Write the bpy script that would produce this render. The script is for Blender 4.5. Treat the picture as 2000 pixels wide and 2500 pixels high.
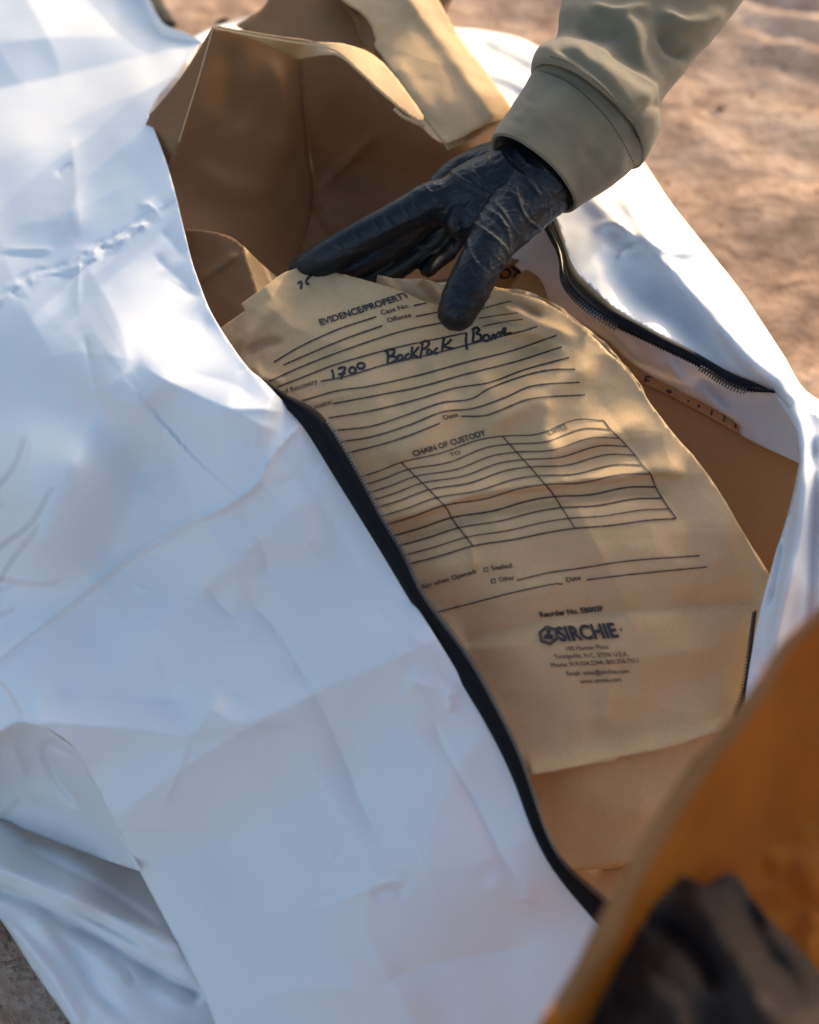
import bpy, bmesh, math, random
import numpy as np
from mathutils import Vector, noise
from mathutils.geometry import delaunay_2d_cdt
from mathutils.bvhtree import BVHTree
R = math.radians
random.seed(7); rng = np.random.default_rng(7)
for o in list(bpy.data.objects): bpy.data.objects.remove(o)
scene = bpy.context.scene
COL = scene.collection

# ------------------------------------------------------------ camera, sky, sun, exposure
CAM = np.array([0.0, -0.85, 1.0]); PITCH = 45.0; LENS = 50.0; SW = 24.0
cd = bpy.data.cameras.new('camera'); cam = bpy.data.objects.new('camera', cd); COL.objects.link(cam)
cam.location = CAM; cam.rotation_euler = (R(90-PITCH), 0, 0)
cd.sensor_fit = 'HORIZONTAL'; cd.sensor_width = SW; cd.lens = LENS
cd.clip_start = 0.05; cd.clip_end = 400
cd.dof.use_dof = True; cd.dof.focus_distance = 1.17; cd.dof.aperture_fstop = 3.3
scene.camera = cam
SUN_EL, SUN_AZ = 16.0, 31.0          # azimuth measured clockwise from +Y (away from the camera) towards +X
w = bpy.data.worlds.new('World'); scene.world = w; w.use_nodes = True
nt = w.node_tree; nt.nodes.clear()
sky = nt.nodes.new('ShaderNodeTexSky'); sky.sky_type = 'NISHITA'; sky.sun_disc = False
sky.sun_elevation = R(SUN_EL); sky.sun_rotation = R(SUN_AZ)
sky.air_density = 1.0; sky.dust_density = 4.0; sky.ozone_density = 1.0
bg = nt.nodes.new('ShaderNodeBackground'); bg.inputs[1].default_value = 0.15
wo = nt.nodes.new('ShaderNodeOutputWorld')
nt.links.new(sky.outputs[0], bg.inputs[0]); nt.links.new(bg.outputs[0], wo.inputs[0])
sl = bpy.data.lights.new('sun', 'SUN'); sl.energy = 2.0; sl.angle = R(1.5); sl.color = (0.70, 0.555, 0.41)
so = bpy.data.objects.new('sun', sl); COL.objects.link(so)
sd = Vector((math.sin(R(SUN_AZ))*math.cos(R(SUN_EL)), math.cos(R(SUN_AZ))*math.cos(R(SUN_EL)), math.sin(R(SUN_EL))))
so.rotation_euler = sd.to_track_quat('Z', 'Y').to_euler(); so.location = sd*5
vs = scene.view_settings
vs.view_transform = 'Standard'; vs.look = 'None'; vs.gamma = 1; vs.use_curve_mapping = False; vs.exposure = 1.22
scene.render.resolution_x = 819; scene.render.resolution_y = 1024
scene.cycles.max_bounces = 10; scene.cycles.diffuse_bounces = 6; scene.cycles.transmission_bounces = 6

# ------------------------------------------------------------ geometry helpers
FWD = np.array([0, math.cos(R(PITCH)), -math.sin(R(PITCH))]); UPV = np.array([0, math.sin(R(PITCH)), math.cos(R(PITCH))])
KX = SW/LENS/2000.0
def dirs(px, py):
    px = np.asarray(px, float); py = np.asarray(py, float)
    x = (px-1000)*KX; y = (1250-py)*KX
    return FWD + x[..., None]*np.array([1., 0, 0]) + y[..., None]*UPV
def at_depth(px, py, d): return CAM + np.asarray(d, float)[..., None]*dirs(px, py)
def depth_of_z(px, py, z): return (np.asarray(z, float)-CAM[2])/dirs(px, py)[..., 2]
def at_z(px, py, z): return at_depth(px, py, depth_of_z(px, py, z))
def to_px(P):
    Q = P-CAM; d = Q@FWD
    return 1000+(Q[:, 0]/d)/KX, 1250-((Q@UPV)/d)/KX, d

def tps_fit(pts, vals, lam=1e-4):
    P = np.array(pts, float)/1000.; n = len(P)
    D = np.linalg.norm(P[:, None]-P[None], axis=2); K = np.where(D > 0, D*D*np.log(D+1e-12), 0)+lam*np.eye(n)
    A = np.zeros((n+3, n+3)); A[:n, :n] = K; A[:n, n] = 1; A[:n, n+1:] = P; A[n, :n] = 1; A[n+1:, :n] = P.T
    return P, np.linalg.solve(A, np.concatenate([np.array(vals, float), [0, 0, 0]]))
def tps_eval(f, px, py):
    P, c = f; n = len(P); out = np.zeros(len(px))
    for i0 in range(0, len(px), 20000):
        Q = np.stack([px[i0:i0+20000], py[i0:i0+20000]], 1)/1000.
        D = np.linalg.norm(Q[:, None]-P[None], axis=2); K = np.where(D > 0, D*D*np.log(D+1e-12), 0)
        out[i0:i0+20000] = K@c[:n]+c[n]+Q@c[n+1:]
    return out
def hfun(ctrl, mode='z', lam=1e-4):
    """ctrl: (px, py, z) heights in metres, or (px, py, depth) when mode = 'd'"""
    f = tps_fit([(c[0], c[1]) for c in ctrl], [c[2] for c in ctrl], lam)
    return (mode, f)

def catmull(pts, step, closed=False):
    """pts: (x, y[, 's']) -> dense polyline; 's' marks a sharp corner"""
    n = len(pts); out = []
    P = [np.array(p[:2], float) for p in pts]; S = [len(p) > 2 and p[2] == 's' for p in pts]
    rngi = range(n if closed else n-1)
    for i in rngi:
        p1, p2 = P[i], P[(i+1) % n]
        L = np.linalg.norm(p2-p1); k = max(1, int(round(L/step)))
        p0 = P[i-1] if (closed or i > 0) else 2*p1-p2
        p3 = P[(i+2) % n] if (closed or i+2 < n) else 2*p2-p1
        m1 = (p2-p1) if S[i] else (p2-p0)*L/(L+np.linalg.norm(p1-p0)+1e-9)
        m2 = (p2-p1) if S[(i+1) % n] else (p3-p1)*L/(L+np.linalg.norm(p3-p2)+1e-9)
        for j in range(k):
            t = j/k
            h = ((2*t**3-3*t**2+1), (t**3-2*t**2+t), (-2*t**3+3*t**2), (t**3-t**2))
            out.append(h[0]*p1+h[1]*m1+h[2]*p2+h[3]*m2)
    if not closed: out.append(P[-1])
    return np.array(out)

def poly_dist(px, py, poly):
    """signed distance to an open polyline and the parameter 0..1 along it"""
    best = np.full(len(px), 1e9); sg = np.ones(len(px)); tt = np.zeros(len(px))
    seg = np.linalg.norm(np.diff(poly, axis=0), axis=1); cum = np.concatenate([[0], np.cumsum(seg)]); T = cum[-1]
    for i in range(len(poly)-1):
        a, b = poly[i], poly[i+1]; v = b-a; L2 = v@v+1e-9
        wx = px-a[0]; wy = py-a[1]
        t = np.clip((wx*v[0]+wy*v[1])/L2, 0, 1)
        dx = wx-t*v[0]; dy = wy-t*v[1]; d = np.hypot(dx, dy)
        m = d < best
        best = np.where(m, d, best); sg = np.where(m, np.sign(v[0]*wy-v[1]*wx), sg); tt = np.where(m, (cum[i]+t*seg[i])/T, tt)
    return best, sg, tt
def ridges(px, py, RL):
    """RL: (points, amplitude m, width a px, width b px, profile, taper)"""
    out = np.zeros(len(px))
    for r in RL:
        pts, amp, wa, wb, prof = r[:5]; tp = r[5] if len(r) > 5 else 0.25
        poly = catmull(pts, 25)
        wm = max(wa, wb)*4
        m = (px > poly[:, 0].min()-wm) & (px < poly[:, 0].max()+wm) & (py > poly[:, 1].min()-wm) & (py < poly[:, 1].max()+wm)
        if not m.any(): continue
        d, sg, t = poly_dist(px[m], py[m], poly)
        ww = np.where(sg > 0, wb, wa)
        g = np.exp(-(d/ww)**2) if prof == 'g' else np.exp(-d/ww)*(1+d/ww*0.3)
        end = np.clip(np.minimum(t, 1-t)/max(tp, 1e-3), 0, 1); end = end*end*(3-2*end)
        if tp == 0: end = 1
        out[m] += amp*g*end
    return out
def fnoise(px, py, s, seed=0, oct=3):
    """smooth value noise, cheap, in px space"""
    out = np.zeros(len(px)); a = 1.0; tot = 0
    for k in range(oct):
        r2 = np.random.default_rng(seed*31+k); G = r2.standard_normal((64, 64))
        x = px/s+100; y = py/s+100; xi = np.floor(x).astype(int); yi = np.floor(y).astype(int); fx = x-xi; fy = y-yi
        fx = fx*fx*(3-2*fx); fy = fy*fy*(3-2*fy)
        g = lambda i, j: G[i % 64, j % 64]
        out += a*((g(xi, yi)*(1-fx)+g(xi+1, yi)*fx)*(1-fy)+(g(xi, yi+1)*(1-fx)+g(xi+1, yi+1)*fx)*fy)
        tot += a; a *= 0.5; s *= 0.5
    return out/tot
def facet_noise(px, py, s, seed=0):
    """crumple: piecewise-flat facets with sharp creases (max of random planes per cell neighbourhood)"""
    r2 = np.random.default_rng(seed); G = r2.random((64, 64, 2)); A = r2.standard_normal((64, 64))
    x = px/s+50; y = py/s+50; xi = np.floor(x).astype(int); yi = np.floor(y).astype(int)
    d1 = np.full(len(px), 9.); d2 = np.full(len(px), 9.)
    for dx in (-1, 0, 1):
        for dy in (-1, 0, 1):
            cx = xi+dx; cy = yi+dy; g = G[cx % 64, cy % 64]
            d = np.hypot(cx+g[:, 0]-x, cy+g[:, 1]-y)
            n1 = np.minimum(d1, d); d2 = np.minimum(d2, np.maximum(d1, d)); d1 = n1
    return (d2-d1)

def mesh_obj(name, V, F, mat, parent=None, smooth=True):
    me = bpy.data.meshes.new(name); me.from_pydata([tuple(v) for v in V], [], [tuple(int(i) for i in f) for f in F]); me.update()
    if smooth: me.polygons.foreach_set('use_smooth', [True]*len(me.polygons))
    if mat: me.materials.append(mat)
    o = bpy.data.objects.new(name, me); COL.objects.link(o)
    if parent: o.parent = parent
    return o
def tag(o, label=None, cat=None, group=None, kind=None):
    for k, v in (('label', label), ('category', cat), ('group', group), ('kind', kind)):
        if v: o[k] = v
    return o
def empty(name, loc, label, cat, group=None):
    o = bpy.data.objects.new(name, None); COL.objects.link(o); o.location = loc; o.empty_display_size = 0.05
    tag(o, label, cat, group)
    bpy.context.view_layer.update()
    return o
def adopt(child, root):
    child.parent = root; child.matrix_parent_inverse = root.matrix_world.inverted()
def sheet_data(outline, hf, step=12, extra=None, rag=0, ragseed=1, smooth_outline=True):
    ol = catmull(outline, step, True) if smooth_outline else np.array([p[:2] for p in outline], float)
    n = len(ol)
    if rag:
        nx = fnoise(ol[:, 0], ol[:, 1], 22, ragseed, 3); ny = fnoise(ol[:, 0]+999, ol[:, 1], 22, ragseed+1, 3)
        ol = ol+np.stack([nx, ny], 1)*rag
    x0, y0 = ol.min(0); x1, y1 = ol.max(0)
    gx, gy = [], []
    r = 0; y = y0+step/2
    while y < y1:
        xs = np.arange(x0+step*(0.5 if r % 2 else 1.0), x1, step)
        gx.append(xs); gy.append(np.full(len(xs), y)); y += step*0.866; r += 1
    gx = np.concatenate(gx); gy = np.concatenate(gy)
    ins = np.zeros(len(gx), bool); md = np.full(len(gx), 1e9)
    for i in range(n):
        a = ol[i]; b = ol[(i+1) % n]
        c = (a[1] > gy) != (b[1] > gy)
        with np.errstate(divide='ignore', invalid='ignore'):
            xi = (b[0]-a[0])*(gy-a[1])/(b[1]-a[1]+1e-12)+a[0]
        ins ^= c & (gx < xi)
    gx, gy = gx[ins], gy[ins]
    md = np.full(len(gx), 1e9)
    for i in range(n):
        a = ol[i]; b = ol[(i+1) % n]; v = b-a; L2 = v@v+1e-9
        t = np.clip(((gx-a[0])*v[0]+(gy-a[1])*v[1])/L2, 0, 1)
        md = np.minimum(md, np.hypot(gx-a[0]-t*v[0], gy-a[1]-t*v[1]))
    k = md > step*0.45; gx, gy = gx[k], gy[k]
    allp = np.concatenate([ol, np.stack([gx, gy], 1)])
    res = delaunay_2d_cdt([Vector((p[0], p[1])) for p in allp], [], [list(range(n))], 1, 1e-3)
    P = np.array([(v.x, v.y) for v in res[0]]); F = res[2]
    mode, f = hf
    h = tps_eval(f, P[:, 0], P[:, 1])
    if extra is not None: e = extra(P[:, 0], P[:, 1])
    else: e = 0
    if mode == 'z': V = at_z(P[:, 0], P[:, 1], h+e)
    else: V = at_depth(P[:, 0], P[:, 1], h-e)
    # faces towards the camera
    F2 = []
    for t in F:
        a, b, c = V[t[0]], V[t[1]], V[t[2]]
        nrm = np.cross(b-a, c-a)
        F2.append(t if nrm@(CAM-a) > 0 else t[::-1])
    return V, F2, P, ol
def sheet(name, outline, hf, mat, parent=None, step=12, extra=None, rag=0, ragseed=1, thick=0.0004, smooth_outline=True, skirt=None):
    V, F, P, ol = sheet_data(outline, hf, step, extra, rag, ragseed, smooth_outline)
    if skirt:                                   # (i0, i1, offsets): hangs the boundary run down to lower rings
        pass
    o = mesh_obj(name, V, F, mat)
    if parent: adopt(o, parent)
    if thick:
        m = o.modifiers.new('thickness', 'SOLIDIFY'); m.thickness = thick; m.offset = -1; m.use_rim = True
    o_data = BVHTree.FromPolygons([tuple(v) for v in V], [tuple(f) for f in F])
    return o, o_data
def cast(bvh, px, py, lift=0.0004):
    d = dirs(px, py); d = Vector(d/np.linalg.norm(d))
    h = bvh.ray_cast(Vector(CAM), d, 6)
    return None if h[0] is None else h[0]-d*lift
def ribbons(bvh, lines, lift=0.0005, seg=7):
    V, F = [], []
    for pts, wd in lines:
        pl = catmull(pts, seg)
        t = np.gradient(pl, axis=0); t /= np.linalg.norm(t, axis=1)[:, None]+1e-9; nn = np.stack([-t[:, 1], t[:, 0]], 1)
        prev = None
        for i, p in enumerate(pl):
            wv = wd*(0.85+0.3*random.random())/2
            a = cast(bvh, *(p+nn[i]*wv), lift); b = cast(bvh, *(p-nn[i]*wv), lift)
            if a is None or b is None: prev = None; continue
            V += [a, b]; k = len(V)-2
            if prev is not None: F.append((prev, prev+1, k+1, k))
            prev = k
    return V, F
def text2d(s, bold=0.0, space=1.0):
    c = bpy.data.curves.new('t', 'FONT'); c.body = s; c.resolution_u = 3; c.offset = bold; c.space_character = space
    o = bpy.data.objects.new('t', c); COL.objects.link(o); bpy.context.view_layer.update()
    e = o.evaluated_get(bpy.context.evaluated_depsgraph_get()); m = e.to_mesh()
    V = np.array([v.co[:2] for v in m.vertices]) if len(m.vertices) else np.zeros((0, 2)); F = [tuple(p.vertices) for p in m.polygons]
    e.to_mesh_clear(); bpy.data.objects.remove(o); bpy.data.curves.remove(c)
    return V, F
def text_on(bvh, items, lift=0.0005):
    """items: (string, baseline start px, baseline end px, cap height px, up direction, bold)"""
    AV, AF = [], []
    for s, a, b, h, up, bold in items:
        V, F = text2d(s, bold+0.010)
        if not len(V): continue
        x0, x1 = V[:, 0].min(), V[:, 0].max(); cap = 0.70
        h *= 1.22; a = np.array(a, float); b = np.array(b, float); up = np.array(up, float); up /= np.linalg.norm(up)
        k = []
        for v in V:
            p = a+(b-a)*(v[0]-x0)/(x1-x0)+up*h*v[1]/cap
            q = cast(bvh, p[0], p[1], lift); k.append(q)
        base = len(AV); AV += [q if q is not None else Vector((0, 0, -9)) for q in k]
        AF += [tuple(base+i for i in f) for f in F if all(k[i] is not None for i in f)]
    return AV, AF
def clean_obj(name, V, F, mat, parent):
    used = sorted({i for f in F for i in f}); mp = {i: j for j, i in enumerate(used)}
    o = mesh_obj(name, [V[i] for i in used], [tuple(mp[i] for i in f) for f in F], mat, None, False); adopt(o, parent); return o

# ------------------------------------------------------------ materials
def mat_new(name):
    m = bpy.data.materials.new(name); m.use_nodes = True; t = m.node_tree; t.nodes.clear()
    out = t.nodes.new('ShaderNodeOutputMaterial'); b = t.nodes.new('ShaderNodeBsdfPrincipled')
    t.links.new(b.outputs[0], out.inputs[0]); return m, t, b, out
def N(t, typ, **kw):
    n = t.nodes.new(typ)
    for k, v in kw.items():
        if k in n.inputs: n.inputs[k].default_value = v
        else: setattr(n, k, v)
    return n
def coords(t):
    return t.nodes.new('ShaderNodeTexCoord').outputs['Object']
def ramp(t, fac, stops):
    r = t.nodes.new('ShaderNodeValToRGB'); el = r.color_ramp.elements
    while len(el) < len(stops): el.new(0.5)
    for e, (p, c) in zip(el, stops): e.position = p; e.color = (*c, 1)
    t.links.new(fac, r.inputs[0]); return r.outputs[0]
def add_translucent(t, b, out, col, fac):
    tr = N(t, 'ShaderNodeBsdfTranslucent'); tr.inputs['Color'].default_value = (*col, 1)
    mx = t.nodes.new('ShaderNodeMixShader'); mx.inputs[0].default_value = fac
    t.links.new(b.outputs[0], mx.inputs[1]); t.links.new(tr.outputs[0], mx.inputs[2]); t.links.new(mx.outputs[0], out.inputs[0]); return tr
def paper_mat(name, c1, c2, trans=(0.5, 0.22, 0.05), fac=0.15, rough=0.75, crumple=0.35, cs=22):
    m, t, b, out = mat_new(name); co = coords(t)
    n1 = N(t, 'ShaderNodeTexNoise', Scale=14.0, Detail=5.0, Roughness=0.6); t.links.new(co, n1.inputs['Vector'])
    mp = N(t, 'ShaderNodeMapping'); mp.inputs['Scale'].default_value = (900, 260, 900); t.links.new(co, mp.inputs['Vector'])
    n2 = N(t, 'ShaderNodeTexNoise', Scale=1.0, Detail=3.0); t.links.new(mp.outputs[0], n2.inputs['Vector'])
    mx = N(t, 'ShaderNodeMath', operation='MULTIPLY_ADD'); mx.inputs[1].default_value = 0.45; t.links.new(n2.outputs[0], mx.inputs[0])
    m2 = N(t, 'ShaderNodeMath', operation='MULTIPLY'); m2.inputs[1].default_value = 0.55; t.links.new(n1.outputs[0], m2.inputs[0]); t.links.new(m2.outputs[0], mx.inputs[2])
    c = ramp(t, mx.outputs[0], [(0.33, c1), (0.67, c2)]); t.links.new(c, b.inputs['Base Color'])
    b.inputs['Roughness'].default_value = rough; b.inputs['Specular IOR Level'].default_value = 0.3
    v = N(t, 'ShaderNodeTexVoronoi', Scale=float(cs), feature='F1'); nv = N(t, 'ShaderNodeTexNoise', Scale=9.0, Detail=2.0)
    t.links.new(co, nv.inputs['Vector'])
    va = N(t, 'ShaderNodeVectorMath', operation='MULTIPLY_ADD'); va.inputs[1].default_value = (0.09,)*3
    t.links.new(nv.outputs['Color'], va.inputs[0]); t.links.new(co, va.inputs[2]); t.links.new(va.outputs[0], v.inputs['Vector'])
    bp = N(t, 'ShaderNodeBump', Strength=crumple, Distance=0.012); t.links.new(v.outputs['Distance'], bp.inputs['Height'])
    b2 = N(t, 'ShaderNodeBump', Strength=0.12, Distance=0.0006); t.links.new(n2.outputs[0], b2.inputs['Height']); t.links.new(bp.outputs[0], b2.inputs['Normal'])
    t.links.new(b2.outputs[0], b.inputs['Normal'])
    tr = add_translucent(t, b, out, trans, fac); t.links.new(b2.outputs[0], tr.inputs['Normal'])
    return m
def cloth_mat(name, c1, c2, rough, spec, trans, fac, wr=0.25, ws=7.0):
    m, t, b, out = mat_new(name); co = coords(t)
    n1 = N(t, 'ShaderNodeTexNoise', Scale=6.0, Detail=3.0); t.links.new(co, n1.inputs['Vector'])
    c = ramp(t, n1.outputs[0], [(0.3, c1), (0.7, c2)]); t.links.new(c, b.inputs['Base Color'])
    b.inputs['Roughness'].default_value = rough; b.inputs['Specular IOR Level'].default_value = spec
    n2 = N(t, 'ShaderNodeTexNoise', Scale=ws, Detail=4.0, Roughness=0.45, Distortion=0.6); t.links.new(co, n2.inputs['Vector'])
    bp = N(t, 'ShaderNodeBump', Strength=wr, Distance=0.02); t.links.new(n2.outputs[0], bp.inputs['Height'])
    t.links.new(bp.outputs[0], b.inputs['Normal'])
    if fac:
        tr = add_translucent(t, b, out, trans, fac); t.links.new(bp.outputs[0], tr.inputs['Normal'])
    return m
def plain(name, col, rough=0.5, spec=0.5, bump=0.0, bs=800.0, var=0.15):
    m, t, b, out = mat_new(name); co = coords(t)
    n = N(t, 'ShaderNodeTexNoise', Scale=bs, Detail=2.0); t.links.new(co, n.inputs['Vector'])
    c = ramp(t, n.outputs[0], [(0.3, tuple(x*(1-var) for x in col)), (0.7, tuple(min(1, x*(1+var)) for x in col))]); t.links.new(c, b.inputs['Base Color'])
    b.inputs['Roughness'].default_value = rough; b.inputs['Specular IOR Level'].default_value = spec
    if bump:
        bp = N(t, 'ShaderNodeBump', Strength=bump, Distance=0.001); t.links.new(n.outputs[0], bp.inputs['Height']); t.links.new(bp.outputs[0], b.inputs['Normal'])
    return m
M_WHITE = cloth_mat('white_nylon', (0.74, 0.755, 0.77), (0.80, 0.81, 0.82), 0.40, 0.45, (0.8, 0.78, 0.75), 0.03, 0.05, 11.0)
M_LINING = cloth_mat('pale_lining', (0.76, 0.72, 0.70), (0.82, 0.78, 0.75), 0.55, 0.3, (0.85, 0.75, 0.68), 0.28, 0.25, 14.0)
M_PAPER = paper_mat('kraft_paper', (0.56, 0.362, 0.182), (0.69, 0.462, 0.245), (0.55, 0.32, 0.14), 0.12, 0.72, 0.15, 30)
M_PAPER_SHADE = paper_mat('kraft_paper_shaded', (0.235, 0.115, 0.045), (0.30, 0.15, 0.062), (0.5, 0.20, 0.05), 0.10, 0.7, 0.10, 12)  # same kraft with the shade inside the bags put into its colour
M_PAPER_GLOW = paper_mat('kraft_paper_sun_glow', (0.26, 0.090, 0.007), (0.46, 0.165, 0.012), (0.9, 0.30, 0.003), 0.30, 0.7, 0.2, 20)  # kraft with the orange of sun shining through put into its base colour
M_CARD = paper_mat('corrugated_card', (0.42, 0.215, 0.085), (0.50, 0.26, 0.105), (0.4, 0.2, 0.05), 0.0, 0.8, 0.03, 8)
M_INK = plain('black_ink', (0.03, 0.03, 0.035), 0.6, 0.3)
M_MARKER = plain('marker_ink', (0.012, 0.013, 0.02), 0.45, 0.4)
M_TAPE = plain('zipper_tape_cloth', (0.008, 0.008, 0.009), 0.75, 0.2, 0.5, 1500.0)
M_TEETH = plain('zipper_coil_nylon', (0.055, 0.05, 0.045), 0.28, 0.8)
M_STITCH = plain('tan_thread', (0.07, 0.056, 0.036), 0.8, 0.2)
M_DARK = cloth_mat('charcoal_cloth', (0.022, 0.015, 0.012), (0.045, 0.032, 0.027), 0.85, 0.2, (0, 0, 0), 0, 0.5, 14.0)
M_TWIG = plain('dry_twig_bark', (0.34, 0.29, 0.27), 0.85, 0.2, 0.4, 300.0)
M_SKIN = plain('skin', (0.45, 0.25, 0.18), 0.5, 0.4)

# ------------------------------------------------------------ ground
def ground_mat():
    m, t, b, out = mat_new('dry_sandy_soil'); co = coords(t)
    n1 = N(t, 'ShaderNodeTexNoise', Scale=3.2, Detail=9.0, Roughness=0.62); t.links.new(co, n1.inputs['Vector'])
    n2 = N(t, 'ShaderNodeTexNoise', Scale=26.0, Detail=8.0, Roughness=0.7); t.links.new(co, n2.inputs['Vector'])
    n3 = N(t, 'ShaderNodeTexVoronoi', Scale=170.0); t.links.new(co, n3.inputs['Vector'])
    mp = N(t, 'ShaderNodeMapping'); mp.inputs['Rotation'].default_value = (0, 0, 0.3); mp.inputs['Scale'].default_value = (14, 21, 1); t.links.new(co, mp.inputs['Vector'])
    nw = N(t, 'ShaderNodeTexNoise', Scale=1.0, Detail=5.0, Distortion=1.2); t.links.new(mp.outputs[0], nw.inputs['Vector'])
    a = N(t, 'ShaderNodeMix', data_type='FLOAT'); a.inputs[0].default_value = 0.5; t.links.new(n1.outputs[0], a.inputs[2]); t.links.new(n2.outputs[0], a.inputs[3])
    c = ramp(t, a.outputs[0], [(0.38, (0.26, 0.165, 0.115)), (0.50, (0.48, 0.32, 0.225)), (0.62, (0.66, 0.475, 0.355))]); t.links.new(c, b.inputs['Base Color'])
    b.inputs['Roughness'].default_value = 0.95; b.inputs['Specular IOR Level'].default_value = 0.15
    b1 = N(t, 'ShaderNodeBump', Strength=0.9, Distance=0.02); t.links.new(nw.outputs[0], b1.inputs['Height'])
    b2 = N(t, 'ShaderNodeBump', Strength=0.8, Distance=0.012); t.links.new(n2.outputs[0], b2.inputs['Height']); t.links.new(b1.outputs[0], b2.inputs['Normal'])
    b3 = N(t, 'ShaderNodeBump', Strength=0.5, Distance=0.003); t.links.new(n3.outputs[0], b3.inputs['Height']); t.links.new(b2.outputs[0], b3.inputs['Normal'])
    t.links.new(b3.outputs[0], b.inputs['Normal']); return m
def build_ground():
    def axis(lo, hi, fine):
        a = list(np.arange(lo, hi, fine)); s = fine
        while a[-1] < 200: s *= 1.35; a.append(a[-1]+s)
        s = fine
        while a[0] > -200: s *= 1.35; a.insert(0, a[0]-s)
        return np.array(a)
    X = axis(-1.3, 1.6, 0.016); Y = axis(-0.6, 2.3, 0.016)
    gx, gy = np.meshgrid(X, Y); x = gx.ravel(); y = gy.ravel()
    px, py = x*1000, y*1000
    z = fnoise(px, py, 420, 3, 4)*0.012+fnoise(px, py, 75, 5, 3)*0.007
    # curved track ridges, right of the bag
    r = np.hypot(x-0.62+0.04*fnoise(px, py, 180, 8, 2), y-1.32)
    z += 0.0085*np.sin(r*2*np.pi/0.062+1.5*fnoise(px, py, 200, 9, 2))*np.exp(-((r-0.38)/0.32)**2)*np.clip(fnoise(px, py, 260, 12, 2)*1.4+0.6, 0, 1)
    q = np.exp(-(((x-0.60)/0.05)**2+((y-0.36)/0.04)**2)); z -= 0.02*q
    z -= np.where((np.abs(x) < 0.7) & (y < 0.9), 0.006, 0)
    far = np.clip((np.hypot(x, y)-3)/5, 0, 1); z = z*(1-far)
    W = len(X); F = [(j*W+i, j*W+i+1, (j+1)*W+i+1, (j+1)*W+i) for j in range(len(Y)-1) for i in range(W-1)]
    return tag(mesh_obj('ground', np.stack([x, y, z-0.012], 1), F, ground_mat()), kind='structure')
build_ground()
# loose grit: pebbles lying on the soil, nobody could count them
def build_gravel():
    V, F = [], []
    ico = bmesh.new(); bmesh.ops.create_icosphere(ico, subdivisions=1, radius=1.0)
    iv = np.array([v.co[:] for v in ico.verts]); fi = [tuple(v.index for v in f.verts) for f in ico.faces]; ico.free()
    for k in range(2600):
        if k < 700: x, y = random.uniform(-0.62, -0.25), random.uniform(-0.45, -0.1); s = random.uniform(0.0006, 0.002)
        else: x, y = random.uniform(-0.6, 1.3), random.uniform(0.25, 2.0); s = random.uniform(0.001, 0.0035)*(1+2*(random.random() < 0.03))
        P = iv*np.array([s, s*random.uniform(0.7, 1.2), s*0.6])*(1+0.25*rng.standard_normal((len(iv), 1)))+np.array([x, y, -0.012])
        b = len(V); V += list(P); F += [tuple(b+i for i in f) for f in fi]
    return tag(mesh_obj('gravel', V, F, plain('grit_stone', (0.36, 0.23, 0.16), 0.9, 0.2, 0, 60.0, 0.5)), kind='stuff')
build_gravel()

# ------------------------------------------------------------ the white body bag
bag = empty('body_bag', (0, 0, 0), 'large white nylon bag with black zippers, unzipped and spread open over box and papers', 'body bag')
A_out = [(-280, -260), (0, -250), (200, -190), (330, -80), (366, 0), (400, 58), (452, 79), (493, 101, 's'), (468, 140), (436, 200), (388, 247), (362, 279, 's'),
         (388, 345), (410, 408), (430, 480), (445, 543), (468, 635), (490, 700), (515, 760), (557, 830), (608, 900), (638, 925), (703, 992), (739, 1029),
         (825, 1167), (926, 1329), (1009, 1467), (1058, 1545), (1108, 1626), (1201, 1781), (1261, 1906), (1303, 2022), (1354, 2119), (1461, 2249), (1600, 2400), (1700, 2600, 's'),
         (1200, 2760), (620, 2760, 's'), (556, 2600), (515, 2470), (445, 2326), (343, 2131), (274, 1997), (186, 1835), (150, 1800), (100, 1775), (46, 1765), (0, 1788), (-120, 1850), (-280, 1900, 's')]
A_ctl = [(-250, -200, .17), (120, -170, .185), (366, 0, .215), (452, 79, .25), (493, 101, .268), (0, 0, .195), (200, 50, .22), (350, 100, .245), (0, 200, .21), (200, 200, .24),
         (436, 200, .282), (362, 279, .285), (-250, 300, .17), (0, 400, .24), (200, 400, .262), (410, 408, .29), (445, 543, .29), (468, 635, .29), (515, 760, .29), (608, 900, .29),
         (-250, 700, .225), (0, 700, .258), (200, 700, .272), (350, 880, .301), (260, 955, .280), (176, 1130, .256), (93, 1340, .214), (340, 1150, .230), (260, 1350, .197), (0, 1000, .225), (180, 1000, .25), (739, 1029, .278), (825, 1167, .258), (926, 1329, .235), (1007, 1467, .215),
         (1104, 1600, .195), (1201, 1781, .17), (1261, 1906, .155), (1303, 2022, .14), (1354, 2119, .125), (1461, 2249, .10), (1600, 2400, .08), (-250, 1400, .15), (0, 1400, .175),
         (0, 1650, .165), (400, 1300, .215), (300, 1770, .148), (600, 1600, .18), (800, 1400, .215), (186, 1835, .142), (343, 2131, .085), (515, 2470, .04), (800, 2000, .12),
         (1000, 2300, .085), (700, 2300, .075), (1000, 2600, .03), (620, 2760, .02), (1700, 2600, .04), (-280, 1900, .125), (570, 1010, .285), (560, 1150, .262), (500, 800, .287), (20, 1775, .157)]
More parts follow.
